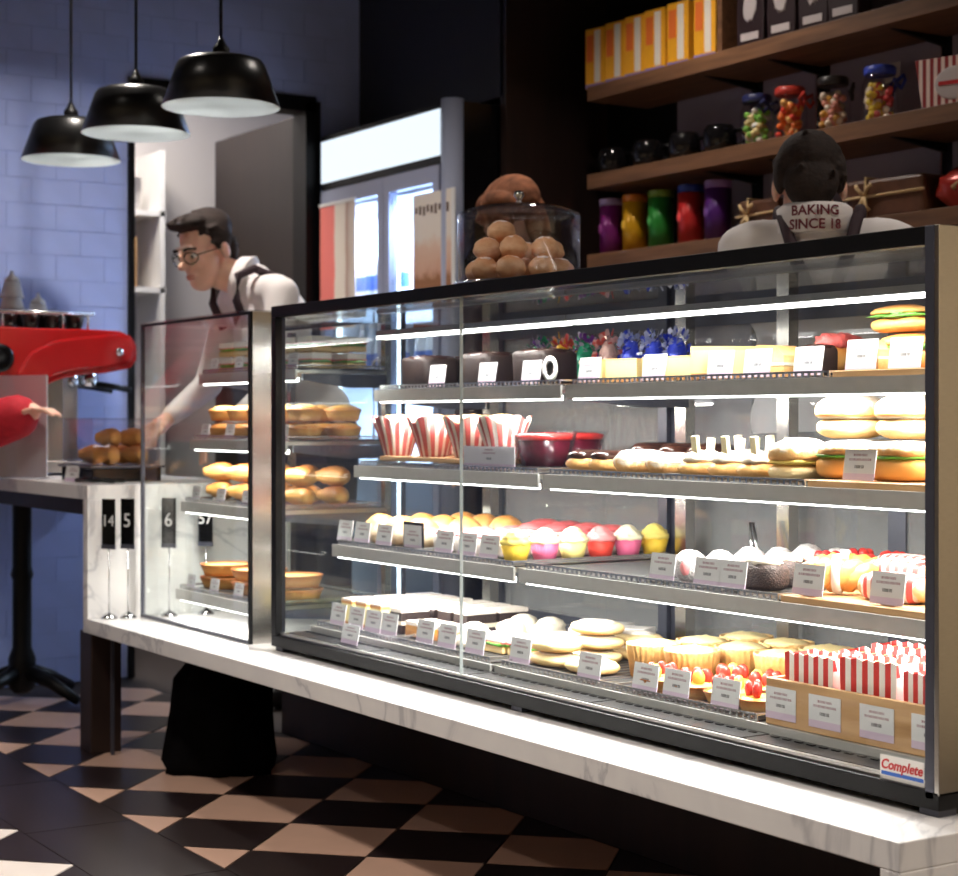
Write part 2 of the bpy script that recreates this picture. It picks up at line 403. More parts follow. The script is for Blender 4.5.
# slumped black bag under the counter
b = sm()
M['bag'] = pm('black_cloth', srgb(7, 6, 7), 0.95, 0, 0.2, 20, 0.4, 30, spec=0.05)
b.lathe([(0.0, 0.0), (0.165, 0.0), (0.172, 0.03), (0.16, 0.10), (0.15, 0.2), (0.15, 0.27), (0.12, 0.31), (0.05, 0.32)], 28,
        rf=lambda a, t: 1 + 0.10 * math.sin(3 * a + 4 * t) + 0.06 * math.sin(7 * a - 5 * t) + 0.03 * math.sin(13 * a + 9 * t) - 0.1 * math.sin(3.1 * t) * (math.cos(a + 1.2) > 0))
bp = onZ(184, 772, 0)
bg = thing('cloth_bag', 'slumped black cloth bag on the checkered floor under the counter', 'bag', (bp.x, bp.y + 0.12, 0))
b.build('sack', M['bag'], bg)
b = sm(); b.tube([(-0.08, 0, 0.29), (-0.05, 0, 0.34), (0.05, 0, 0.345), (0.08, 0, 0.29)], 0.012); b.build('handle', M['bag'], bg)

# ---------------------------------------------------------------- main display case
WX, DP, ZT = -2.38, 0.75, 1.354
YT = [0.30, 0.236, 0.168, 0.103]                       # front edge of each shelf, top to bottom
ZS = [1.128, 0.920, 0.706, 0.488]                      # shelf plate tops
XB = -1.428                                            # joint between the two bays
case = thing('display_case', 'long glass fronted pastry display case with black base on the marble counter', 'display case', (0, 0, 0))
b = MB(); b.box(WX, 0, 0, DP, ZL + 0.012, ZL + 0.042); b.build('base', M['black'], case, bevel=0.002)
for x in (WX + 0.03, -1.2, -0.03):
    for y in (0.03, DP - 0.06):
        b = MB(); b.box(x - 0.02, x + 0.02, y - 0.02, y + 0.02, ZL, ZL + 0.012); b.build('foot', M['charcoal'], case)
b = MB(); b.box(WX + 0.03, -0.03, 0.012, 0.024, ZL + 0.042, ZL + 0.05); b.build('sill_rail', M['steelh'], case)
nd = 5; w = (-0.03 - WX - 0.03) / nd
for k in range(nd):
    x0 = WX + 0.03 + k * w
    b = MB(); b.box(x0 + 0.004, x0 + w - 0.004, 0.03, DP - 0.06, ZL + 0.042, ZL + 0.05); dk = b.build('deck_plate', M['deck'], case)
    b = MB()
    for r in range(9):
        for q in range(14):
            cx = x0 + 0.03 + q * (w - 0.06) / 13; b.cbox((cx, 0.08 + r * 0.055, ZL + 0.051), (0.016, 0.008, 0.002))
    sl = b.build('vent_slot', M['blackgloss'], dk); sl['kind'] = 'stuff'
b = MB(); b.box(-0.03, -0.0105, 0.0, 0.03, ZL + 0.028, ZT); b.build('corner_post', M['charcoal'], case, bevel=0.0015)
b = MB(); b.box(WX, WX + 0.028, 0.0, 0.03, ZL + 0.042, ZT - 0.03); b.build('corner_post', M['black'], case, bevel=0.0015)
b = MB(); b.box(WX, -0.03, 0.0, 0.025, ZT - 0.03, ZT); b.build('top_rail', M['black'], case, bevel=0.0015)
b = MB(); b.box(WX, -0.03, DP - 0.03, DP, ZT - 0.035, ZT); b.build('top_rail', M['black'], case)
b = MB(); b.box(-0.010, 0.0, 0.0, DP, ZL + 0.036, ZT); b.build('end_panel', M['steel'], case, bevel=0.001)
b = MB(); b.box(WX + 0.01, WX + 0.016, 0.03, DP - 0.04, ZL + 0.05, ZT - 0.035); b.build('end_glass', M['glass'], case)
for x0, x1 in ((WX + 0.028, XB - 0.001), (XB + 0.001, -0.03)):
    b = MB(); b.box(x0, x1, 0.010, 0.016, ZL + 0.05, ZT - 0.03); b.build('front_pane', M['glass'], case)
M['seal'] = pm('pane_joint', srgb(150, 156, 156), 0.3)
b = MB(); b.box(XB - 0.0008, XB + 0.0008, 0.009, 0.017, ZL + 0.05, ZT - 0.03); b.build('pane_joint', M['seal'], case)
b = MB(); b.box(WX + 0.01, -0.012, 0.026, DP - 0.03, ZT - 0.036, ZT - 0.028); b.build('roof_pane', M['glassroof'], case)
# rear sliding doors
for k in range(3):
    x0 = WX + 0.02 + k * 0.785; x1 = x0 + 0.79; y = DP - 0.035 + (k % 2) * 0.014
    dr = MB(); f = 0.035
    dr.box(x0, x0 + f, y, y + 0.012, ZL + 0.05, ZT - 0.036); dr.box(x1 - f, x1, y, y + 0.012, ZL + 0.05, ZT - 0.036)
    dr.box(x0 + f, x1 - f, y, y + 0.012, ZL + 0.05, ZL + 0.085); dr.box(x0 + f, x1 - f, y, y + 0.012, ZT - 0.075, ZT - 0.036)
    dd = dr.build('sliding_door', M['charcoal'], case)
    b = MB(); b.box(x0 + f, x1 - f, y + 0.004, y + 0.008, ZL + 0.085, ZT - 0.075); b.build('pane', M['hazy'], dd)
# shelf columns
for x in (WX + 0.05, XB - 0.02, -1.08, -0.06):
    b = MB(); b.box(x - 0.02, x + 0.02, DP - 0.09, DP - 0.06, ZL + 0.05, ZT - 0.04); b.build('shelf_column', M['steel'], case)
LEDP = 9.0
def shelf(par, x0, x1, yf, yb, z, light=True, power=LEDP):
    b = MB(); b.box(x0, x1, yf, yb, z - 0.010, z); s = b.build('shelf', M['steelh'], par)
    b = MB(); b.box(x0, x1, yf - 0.006, yf, z - 0.030, z + 0.002); b.build('front_lip', M['lip'], s)
    for x in (x0 + 0.006, x1 - 0.006):
        b = MB(); b.prism([(yf + 0.02, z - 0.011), (yb, z - 0.011), (yb, z - 0.05), (yb - 0.12, z - 0.05), (yf + 0.02, z - 0.03)], 'x', x - 0.005, x + 0.005); b.build('bracket', M['charcoal'], s)
    if light:
        b = MB(); b.box(x0 + 0.02, x1 - 0.02, yf + 0.002, yf + 0.016, z - 0.034, z - 0.022); b.build('led_strip', M['led'], s)
        area('led', ((x0 + x1) / 2, yf + 0.018, z - 0.036), (x1 - x0 - 0.04, 0.02), power * (x1 - x0), (1, 0.965, 0.92), (0.25, 0, 0))
    return s
for k in range(4):
    shelf(case, WX + 0.045, XB - 0.012, YT[k], 0.655, ZS[k], k < 4)
    shelf(case, XB + 0.008, -0.025, YT[k], 0.655, ZS[k], k < 4)
for x0, x1 in ((WX + 0.045, XB - 0.004), (XB + 0.004, -0.03)):                 # lamp under the roof
    b = MB(); b.box(x0, x1, 0.30, 0.335, ZT - 0.075, ZT - 0.06); lm = b.build('lamp_housing', M['steelh'], case)
    b = MB(); b.box(x0 + 0.01, x1 - 0.01, 0.296, 0.33, ZT - 0.083, ZT - 0.0755); b.build('led_strip', M['led'], lm)
    area('led', ((x0 + x1) / 2, 0.315, ZT - 0.086), (x1 - x0 - 0.04, 0.03), LEDP * 0.45 * (x1 - x0), (1, 0.97, 0.93))
# maker's sticker on the glass
p0 = onY(880, 768, 0.009); p1 = onY(924, 797, 0.009)
st = thing('sticker', 'white makers sticker reading Complete on the lower glass corner', 'sticker', ((p0.x + p1.x) / 2, 0.0098, 0))
hw = (p1.x - p0.x) / 2
b = MB(); b.box(-hw, hw, -0.0006, 0, 0.462, 0.506); b.build('backing', M['white'], st)
M['redink'] = pm('red_ink', srgb(190, 40, 44), 0.5); M['blueink'] = pm('blue_ink', srgb(50, 100, 190), 0.5)
b = MB(); b.box(-hw + 0.003, hw - 0.001, -0.0010, -0.0006, 0.474, 0.480); b.build('blue_band', M['blueink'], st)
lettering('Complete', hw * 0.47, M['redink'], st, (-0.001, -0.0011, 0.491), shear=0.25, bold=0.0005)

# ---------------------------------------------------------------- trays and boards
traym = {}
def tray(x0, x1, yf, yb, z, label, grp):
    w, d = x1 - x0, yb - yf
    t = thing('wire_tray', label, 'tray', (x0, yf, z), 0, grp)
    b = MB(); b.box(0, w, 0.008, d, 0, 0.003); b.build('tray_plate', M['tray'], t)
    b = MB(); b.box(0, w, 0.0, 0.004, 0.011, 0.015); b.box(0, w, 0.0, 0.004, 0.0, 0.003); b.box(0, 0.004, 0.004, d, 0.011, 0.015); b.box(w - 0.004, w, 0.004, d, 0.011, 0.015); b.box(0, w, d - 0.004, d, 0.011, 0.015); b.build('rim', M['wire'], t)
    b = MB(); n = int(w / 0.018)
    for i in range(n + 1): b.box(i * (w - 0.006) / n, i * (w - 0.006) / n + 0.006, 0.0005, 0.0035, 0.003, 0.011)
    b.build('rim_wire', M['wire'], t)['kind'] = 'stuff'
    b = MB(); n = int(w / 0.03)
    for i in range(1, n): b.box(i * w / n - 0.0015, i * w / n + 0.0015, 0.006, d - 0.004, 0.003, 0.006)
    b.build('grid_wire', M['wire'], t)['kind'] = 'stuff'
    return z + 0.006
def board(x0, x1, yf, yb, z, label):
    b = MB(); b.box(0, x1 - x0, 0, yb - yf, 0, 0.014); tag(b.build('timber_board', M['wood'], None, (x0, yf, z), bevel=0.002), label, 'board'); return z + 0.014
tn = ['top', 'second', 'third', 'lowest']
ZF = []
for k in range(4):
    z = ZS[k] + 0.0005
    nm = f'{tn[k]} shelf of the long case'
    z1 = tray(WX + 0.06, -1.92, YT[k] + 0.005, 0.64, z, f'dark tray at the far end of the {nm}', 'trays in the long case')
    tray(-1.915, XB - 0.03, YT[k] + 0.005, 0.64, z, f'dark tray far side of the pane joint on the {nm}', 'trays in the long case')
    tray(XB + 0.02, -0.99, YT[k] + 0.005, 0.64, z, f'dark tray near side of the pane joint on the {nm}', 'trays in the long case')
    if k < 3:
        tray(-0.985, -0.56, YT[k] + 0.005, 0.64, z, f'dark tray beside the timber board on the {nm}', 'trays in the long case')
        board(-0.55, -0.035, YT[k] + 0.003, 0.64, z, f'pale timber board at the steel end of the {nm}')
    else:
        tray(-0.985, -0.545, YT[k] + 0.005, 0.64, z, f'dark tray beside the timber crate on the {nm}', 'trays in the long case')
    ZF.append(z1)
ZBD = [z + 0.0145 for z in ZS]

# ---------------------------------------------------------------- second, smaller case
X2, X3 = -3.322, -2.512
c2 = thing('glass_cabinet', 'small glass pastry cabinet with dark edge frame beside the riser', 'display case', (0, 0, 0))
T2 = ZT - 0.006; D2 = 0.50
for x, y in ((X2, 0), (X2, D2 - 0.012), (X3 - 0.012, D2 - 0.012)):
    b = MB(); b.box(x, x + 0.008, y, y + 0.012, ZL, T2); b.build('edge_post', M['darkedge'] if 'darkedge' in M else M['charcoal'], c2)
b = MB(); b.box(X3 - 0.014, X3 - 0.001, 0.0, 0.008, ZL, T2); b.build('edge_post', M['black'], c2)
b = MB(); b.box(X3 - 0.012, X3, 0.008, 0.10, ZL, T2); b.build('corner_panel', M['steel'], c2)
for y in (0.0, D2 - 0.01):
    b = MB(); b.box(X2 + 0.008, X3 - 0.014, y, y + 0.01, T2 - 0.008, T2); b.build('top_rail', M['black'], c2)
b = MB(); b.box(X2 + 0.008, X3 - 0.014, 0.0, 0.012, ZL, ZL + 0.010); b.build('bottom_rail', M['charcoal'], c2)
b = MB(); b.box(X2 + 0.008, X3 - 0.014, 0.003, 0.008, ZL + 0.010, T2 - 0.008); b.build('front_pane', M['glass'], c2)
b = MB(); b.box(X2 + 0.001, X2 + 0.006, 0.012, D2 - 0.012, ZL, T2 - 0.008); b.build('end_glass', M['glass'], c2)
b = MB(); b.box(X3 - 0.008, X3 - 0.003, 0.10, D2 - 0.012, ZL, T2 - 0.008); b.build('end_glass', M['glass'], c2)
b = MB(); b.box(X2, X3, 0.0, D2, T2 - 0.0, T2 + 0.005); b.build('roof_pane', M['glass'], c2)
for x in (X2 + 0.14, X3 - 0.05):
    b = MB(); b.box(x - 0.012, x + 0.012, D2 - 0.05, D2 - 0.03, ZL, T2 - 0.02); b.build('shelf_column', M['steel'], c2)
Z2 = [1.19, 0.985, 0.79, 0.52]; Y2 = [0.16, 0.13, 0.10, 0.07]; X2S = [X2 + 0.1, X2 + 0.1, X2 + 0.1, X2 + 0.13]
for k in range(4):
    shelf(c2, X2S[k], X3 - 0.03, Y2[k], D2 - 0.05, Z2[k], True, LEDP * 0.65)
    tray(X2S[k] + 0.01, X3 - 0.04, Y2[k] + 0.004, D2 - 0.055, Z2[k] + 0.0005, f'dark tray of golden pastries on the {tn[k]} shelf of the small cabinet', 'trays in the small cabinet')
# number stands
def number_stand(x, y, num, label, rz=0.0):
    t = thing('number_stand', label, 'table number', (x, y, ZL + 0.0005), rz, 'table number stands by the riser')
    b = sm(); b.lathe([(0.0, 0), (0.026, 0), (0.027, 0.004), (0.018, 0.014), (0.006, 0.02), (0.0025, 0.026)], 20); b.build('base', M['chrome'], t)
    b = sm(); b.tube([(0, 0, 0.02), (0, 0, 0.235)], 0.0022, 8); b.build('stem', M['chrome'], t)
    b = MB(); b.box(-0.026, 0.026, -0.004, -0.0005, 0.228, 0.375); cd_ = b.build('card', M['blackgloss'], t)
    b = MB(); b.box(-0.0265, 0.0265, -0.005, 0.001, 0.218, 0.232); b.build('clip', M['charcoal'], t)
    lettering(num, 0.062 if len(num) == 1 else 0.05, M['whiteink'], t, (0, -0.0046, 0.305))
M['whiteink'] = pm('white_ink', srgb(225, 225, 225), 0.5)
p = onX(109, 600, -3.318); number_stand(-3.318, p.y, '14', 'black number 14 card on a chrome stand outside the small cabinet', 0.5)
p = onX(128, 600, -3.300); number_stand(-3.300, p.y + 0.0, '5', 'black number 5 card on a chrome stand against the cabinet corner', 0.5)
number_stand(-3.270, 0.075, '6', 'black number 6 card on a chrome stand behind the cabinet glass', 0.6)
number_stand(-3.270, 0.20, '57', 'black number 57 card on a chrome stand behind the cabinet glass', 0.6)

# ---------------------------------------------------------------- pendant lamps
M['shadeout'] = pm('black_shade', srgb(14, 14, 15), 0.3)
M['shadein'] = pm('white_shade_inside', srgb(240, 238, 232), 0.6)
M['opal'] = emit('opal_diffuser', (0.97, 0.98, 1.0), 2.5)
M['bulb'] = emit('bulb', (1.0, 0.95, 0.86), 30.0)
for (px, py, w_), lb in zip([(71, 161, 98), (136, 134, 108), (221, 107, 118)], ['black dome pendant lamp hanging nearest the tiled wall', 'black dome pendant lamp hanging between two others', 'black dome pendant lamp hanging above the small cabinet']):
    s_ = w_ / 0.36; d_ = FPX / s_
    P = CAM + ray(px, py) * d_
    t = thing('pendant_lamp', lb, 'pendant lamp', (P.x, P.y, 2.0), 0, 'black pendant lamps over the counter')
    b = sm(); b.lathe([(0.18, 0.0), (0.135, 0.128), (0.125, 0.142), (0.1, 0.150), (0.03, 0.153), (0.03, 0.15), (0.1, 0.147), (0.122, 0.139), (0.131, 0.126), (0.1765, 0.0)], 48)
    for i in range(len(b.f)):
        k = i // 48
        b.mi[i] = 1 if k >= 4 else 0
    b.build('shade', [M['shadeout'], M['shadein']], t)
    b = sm(); b.lathe([(0.02, 0.15), (0.026, 0.155), (0.026, 0.18), (0.018, 0.19), (0.012, 0.2), (0.006, 0.215)], 20); b.build('lamp_cap', M['black'], t)
    b = sm(); b.tube([(0, 0, 0.21), (0, 0, ZC - 2.0 - 0.02)], 0.005, 8); b.build('cord', M['black'], t)
    b = sm(); b.lathe([(0.05, ZC - 2.0 - 0.025), (0.05, ZC - 2.0 - 0.002)], 20); b.build('ceiling_rose', M['black'], t)
    b = sm(); b.ell((0, 0, 0.085), (0.03, 0.03, 0.04)); b.lathe([(0.014, 0.12), (0.014, 0.15)], 12); b.build('bulb', M['bulb'], t)
    b = sm(); b.lathe([(0, 0.014), (0.1715, 0.014), (0.170, 0.018), (0, 0.018)], 40); b.build('diffuser', M['opal'], t)
    l = bpy.data.lights.new('pendant', 'AREA'); l.shape = 'DISK'; l.size = 0.32; l.energy = 20; l.color = (0.80, 0.88, 1.0)
    o = bpy.data.objects.new('pendant', l); COL.objects.link(o); o.parent = t; o.location = (0, 0, 0.012)

# ---------------------------------------------------------------- drinks fridge and dark joinery
FX0, FX1, FY = -4.80, -3.735, 1.40
b = MB(); b.box(XW, -3.70, 1.62, YB, 2.29, ZC); struct(b.build('trim_1', M['navy']))
b = MB(); b.box(-3.72, -3.68, 1.62, YB, 0, ZC); struct(b.build('trim_2', M['darkwood']))
fr = thing('drinks_fridge', 'two door glass drinks fridge with a lit white header', 'fridge', (0, 0, 0))
M['fridgegrey'] = pm('fridge_grey', srgb(150, 156, 178), 0.35, 0.1); M['fridgein'] = pm('fridge_inside', srgb(215, 225, 240), 0.5)
M['header'] = emit('header_light', (0.80, 0.90, 1.0), 1.15)
ft = 2.26
b = MB(); b.box(FX0, FX0 + 0.03, FY + 0.05, 2.05, 0.06, ft); b.box(FX1 - 0.03, FX1, FY + 0.05, 2.05, 0.06, ft); b.box(FX0 + 0.03, FX1 - 0.03, 2.02, 2.05, 0.06, ft); b.box(FX0 + 0.03, FX1 - 0.03, FY + 0.05, 2.02, ft - 0.04, ft); b.box(FX0 + 0.03, FX1 - 0.03, FY + 0.05, 2.02, 0.06, 0.14)
b.build('cabinet', M['blackgloss'], fr)
b = MB(); b.box(FX0 + 0.031, FX0 + 0.036, FY + 0.06, 2.018, 0.14, 1.95); b.box(FX1 - 0.036, FX1 - 0.031, FY + 0.06, 2.018, 0.14, 1.95); b.box(FX0 + 0.036, FX1 - 0.036, 2.012, 2.018, 0.14, 1.95); b.box(FX0 + 0.036, FX1 - 0.036, FY + 0.06, 2.012, 1.95, 1.96); b.build('liner', M['fridgein'], fr)
b = sm(); b.tube([(FX1 - 0.035, FY + 0.035, 0.06), (FX1 - 0.035, FY + 0.035, ft + 0.01)], 0.045, 16); b.build('corner_column', M['fridgegrey'], fr)
hz0, hz1 = 2.06, 2.238
b = MB(); b.box(FX0, FX1 - 0.07, FY + 0.005, FY + 0.05, hz0 - 0.03, ft); hd = b.build('header_box', M['black'], fr)
b = MB(); b.box(FX0 + 0.01, FX1 - 0.075, FY, FY + 0.005, hz0, hz1); b.build('lit_panel', M['header'], hd)
xm = onY(383, 300, FY).x
for x0, x1 in ((FX0 + 0.005, xm - 0.002), (xm + 0.002, FX1 - 0.08)):
    b = MB(); f = 0.045
    b.box(x0, x0 + f, FY, FY + 0.04, 0.15, hz0 - 0.035); b.box(x1 - f, x1, FY, FY + 0.04, 0.15, hz0 - 0.035); b.box(x0 + f, x1 - f, FY, FY + 0.04, hz0 - 0.10, hz0 - 0.035); b.box(x0 + f, x1 - f, FY, FY + 0.04, 0.15, 0.22)
    dd = b.build('glass_door', [M['fridgegrey']], fr)
    b = MB(); b.box(x0 + f, x1 - f, FY + 0.015, FY + 0.022, 0.22, hz0 - 0.10); b.build('pane', M['glass'], dd)
    b = sm(); xh = x1 - 0.02 if x0 < -4.6 else x0 + 0.02; b.tube([(xh, FY - 0.001, 0.9), (xh, FY - 0.03, 0.92), (xh, FY - 0.03, 1.28), (xh, FY - 0.001, 1.3)], 0.008); b.build('handle', M['steel'], dd)
for z in (0.5, 0.85, 1.2, 1.53):
    b = MB(); b.box(FX0 + 0.04, FX1 - 0.04, FY + 0.08, 2.0, z, z + 0.012); b.build('rack', M['wire'], fr)
M['fled'] = emit('fridge_led', (0.75, 0.86, 1.0), 6.0)
for x in (FX0 + 0.05, xm + 0.0, FX1 - 0.12):
    b = MB(); b.box(x - 0.008, x + 0.008, FY + 0.062, FY + 0.075, 0.2, 1.92); b.build('lamp_tube', M['fled'], fr)
area('fridge_led', ((FX0 + FX1) / 2, FY + 0.3, 1.93), (0.9, 0.3), 40, (0.62, 0.76, 1.0))
area('fridge_led', ((FX0 + FX1) / 2, FY + 0.5, 1.19), (0.9, 0.3), 20, (0.62, 0.76, 1.0))
bottles = [('clear water bottle', srgb(225, 235, 245)), ('white milk bottle', srgb(240, 240, 240))]
M['bottlew'] = pm('pale_bottle', srgb(228, 236, 246), 0.25); M['bottleb'] = pm('blue_label', srgb(60, 110, 200), 0.4)
bm_ = sm(); bm_.lathe([(0.0, 0), (0.03, 0), (0.033, 0.01), (0.033, 0.14), (0.028, 0.165), (0.014, 0.2), (0.013, 0.22)], 16); bme = bm_.mesh('bottle_body', M['bottlew'])
bm_ = sm(); bm_.lathe([(0.0335, 0.05), (0.0338, 0.052), (0.0338, 0.11), (0.0335, 0.112)], 16); lme = bm_.mesh('bottle_label', M['bottleb'])
bm_ = sm(); bm_.lathe([(0.0, 0.222), (0.015, 0.222), (0.015, 0.24), (0.0, 0.24)], 12); cme = bm_.mesh('bottle_cap', M['white'])
for z in (1.212, 1.542):
    for i in range(11):
        x = FX0 + 0.13 + i * 0.083
        if abs(x - xm) < 0.05: continue
        t = thing('water_bottle', f'pale bottle with blue label on the {["lower", "upper"][z > 1.4]} visible rack in the drinks fridge', 'bottle', (x, FY + 0.14, z + 0.0005), 0, 'bottles in the drinks fridge')
        ob('bottle_body', bme, t); ob('bottle_label', lme, t); ob('bottle_cap', cme, t)
# posters on the fridge doors
def poster(name, px0, px1, pyt, pyb, Y, mats, label):
    a = onY(px0, pyt, Y); c = onY(px1, pyt, Y); zb = onY(px0, pyb, Y).z
    t = thing(name, label, 'poster', ((a.x + c.x) / 2, Y, zb), 0)
    w = (c.x - a.x); h = a.z - zb
    return t, w, h
M['posterb'] = None
def posterm1():
    k = NT('poster_striped'); x = k.xyz(k.co('Generated'))[0]
    z = k.xyz(k.co('Generated'))[2]
    wob = k.math('ADD', x, k.math('MULTIPLY', k.noise(k.co(), 6), 0.12))
    k.base(k.ramp(wob, [(0.0, srgb(240, 130, 120)), (0.46, srgb(236, 120, 112)), (0.5, srgb(235, 222, 205)), (0.78, srgb(232, 220, 205)), (0.82, srgb(178, 140, 120)), (0.95, srgb(214, 200, 186))])); k.b.inputs['Roughness'].default_value = 0.5; return k.m
def posterm2():
    k = NT('poster_drinks'); z = k.xyz(k.co('Generated'))[2]
    f = k.math('ADD', z, k.math('MULTIPLY', k.math('SUBTRACT', k.noise(k.co(), 18), 0.5), 0.16))
    k.base(k.ramp(f, [(0.0, srgb(110, 60, 44)), (0.12, srgb(170, 112, 60)), (0.36, srgb(150, 98, 56)), (0.42, srgb(206, 158, 128)), (0.6, srgb(220, 186, 160)), (0.68, srgb(226, 214, 198)), (1.0, srgb(232, 222, 208))])); return k.m
t, w, h = poster('fridge_poster', 320, 355, 208, 330, FY - 0.006, None, 'red and cream striped poster stuck to the left fridge door')
t['label'] = 'red and cream striped poster on the fridge door by the doorway'
b = MB(); b.box(-w / 2, w / 2, 0, 0.003, 0, h); b.build('sheet', posterm1(), t)
b = MB(); b.box(-w / 2 - 0.004, w / 2 + 0.004, -0.003, 0.003, h, h + 0.014); b.build('top_strip', M['white'], t)
t, w, h = poster('drinks_poster', 413, 452, 196, 330, FY - 0.006, None, 'tan poster with a drinks picture on the other fridge door')
b = MB(); b.box(-w / 2, w / 2, 0, 0.003, 0, h); b.build('sheet', posterm2(), t)
b = MB(); b.box(w / 2, w / 2 + 0.02, -0.003, 0.003, 0, h); b.build('side_strip', M['white'], t)
M['brownink'] = pm('brown_ink', srgb(90, 64, 54), 0.6)
b = MB()
for i in range(9): b.box(-w * 0.44 + i * w * 0.1, -w * 0.44 + i * w * 0.1 + w * 0.06, -0.0006, 0, h * 0.86 - 0.006 * (i % 3), h * 0.905 + 0.004 * (i % 2))
b.build('print', M['brownink'], t)

# ---------------------------------------------------------------- wall shelves with goods
SY0, SY1 = 1.80, YB - 0.012
b0 = onY(677, 100, YB).x
for a_, c_ in ((677, 750), (763, 815), (830, 940), (952, 1250)):
    xa, xc = onY(a_, 100, YB - 0.01).x, onY(c_, 100, YB - 0.01).x
    b = MB(); b.box(xa, xc, YB - 0.008, YB - 0.001, 0.9, ZC - 0.01); b.build('wall_panel', M['greywall'], wb)
SZ = [2.295, 1.965, 1.665]
sx0 = onY(587, 100, SY0).x
for k, z in enumerate(SZ):
    t = thing('wall_shelf', f'thick timber wall shelf, the {["highest", "middle", "lowest"][k]} of three, holding {["orange boxes", "black mugs and jars", "coloured canisters"][k]}', 'shelf', (0, 0, 0), 0, 'timber wall shelves')
    b = MB(); b.box(sx0, 0.9, SY0, SY1, z - 0.055, z); b.build('plank', M['shelfwood'], t, bevel=0.002)
    for px in (757, 822, 946):
        xx = onY(px, 100, YB - 0.01).x
        b = MB(); b.prism([(SY0 + 0.05, z - 0.056), (SY1, z - 0.056), (SY1, z - 0.085)], 'x', xx - 0.008, xx + 0.008); b.build('bracket', M['black'], t)
def shx(px, Y=1.9): return onY(px, 100, Y).x
def ztop(k): return SZ[k] + 0.0006
M['orange'] = pm('orange_box', srgb(250, 176, 40), 0.45, 0, 0.08, 14); M['lilac'] = pm('lilac_print', srgb(150, 130, 190), 0.5); M['pbox'] = pm('pale_print', srgb(240, 230, 215), 0.5); M['redpr'] = pm('orange_print', srgb(240, 120, 50), 0.5)
ORD = ['first', 'second', 'third', 'fourth', 'fifth', 'sixth', 'seventh', 'eighth']
for i, px in enumerate((601, 621, 641, 661, 684, 711)):
    x = shx(px, 1.87)
    t = thing('orange_box', f'tall orange carton with pale stripe, {ORD[5 - i]} from the timber divider', 'box', (x, 1.88, ztop(0)), 0.15, 'orange cartons on the highest shelf')
    b = MB(); b.box(-0.05, 0.05, -0.045, 0.045, 0, 0.225); b.build('carton', M['orange'], t, bevel=0.002)
    b = MB(); b.box(0.0, 0.03, -0.0465, -0.0451, 0.02, 0.215); b.build('stripe', M['pbox'], t)
    b = MB(); b.box(-0.042, -0.008, -0.0465, -0.0451, 0.10, 0.2); b.build('print', M['redpr'], t)
    b = MB(); b.box(-0.049, 0.049, -0.0465, -0.0451, 0.002, 0.016); b.build('base_band', M['lilac'], t)
b = MB(); b.box(-0.012, 0.012, -0.09, 0.1, 0, 0.3); tag(b.build('timber_divider', M['shelfwood'], None, (shx(733), 1.93, ztop(0))), 'upright timber divider next to the orange cartons', 'divider')
M['choc'] = pm('dark_packet', srgb(46, 30, 34), 0.4); M['whitepr'] = pm('white_print', srgb(200, 190, 190), 0.5)
for i, px in enumerate((757, 788, 820, 850)):
    t = thing('chocolate_packet', f'dark brown packet with white emblem, {ORD[i]} from the timber divider', 'packet', (shx(px), 1.9, ztop(0)), 0.1, 'dark packets on the highest shelf')
    b = MB(); b.prism([(-0.06, 0), (0.06, 0), (0.064, 0.1), (0.058, 0.24), (-0.058, 0.24), (-0.064, 0.1)], 'y', -0.035, 0.035); b.build('packet', M['choc'], t, bevel=0.006)
    b = sm(); b.ell((0, -0.0355, 0.14), (0.03, 0.002, 0.045), nz=0.4, ns=4, seed=i); b.build('emblem', M['whitepr'], t)
    b = MB(); b.box(-0.04, 0.04, -0.0375, -0.0355, 0.03, 0.055); b.build('label_strip', M['whitepr'], t)
# mugs
M['mug'] = pm('black_glaze', srgb(16, 15, 17), 0.12)
b = sm(); b.lathe([(0.0, 0), (0.04, 0), (0.055, 0.02), (0.06, 0.05), (0.055, 0.085), (0.046, 0.1), (0.042, 0.1), (0.05, 0.085), (0.054, 0.05), (0.04, 0.012), (0.0, 0.01)], 28); mgb = b.mesh('mug_body', M['mug'])
b = sm(); b.tube([(0.052, 0, 0.08), (0.08, 0, 0.082), (0.092, 0, 0.058), (0.08, 0, 0.032), (0.054, 0, 0.03)], 0.008, 8); mgh = b.mesh('handle', M['mug'])
for i, px in enumerate((615, 650, 687, 722)):
    t = thing('black_mug', f'round glossy black mug, {ORD[3 - i]} from the sweet jars', 'mug', (shx(px), 1.89, ztop(1)), 0.7, 'black mugs on the middle shelf'); ob('mug_body', mgb, t); ob('handle', mgh, t)
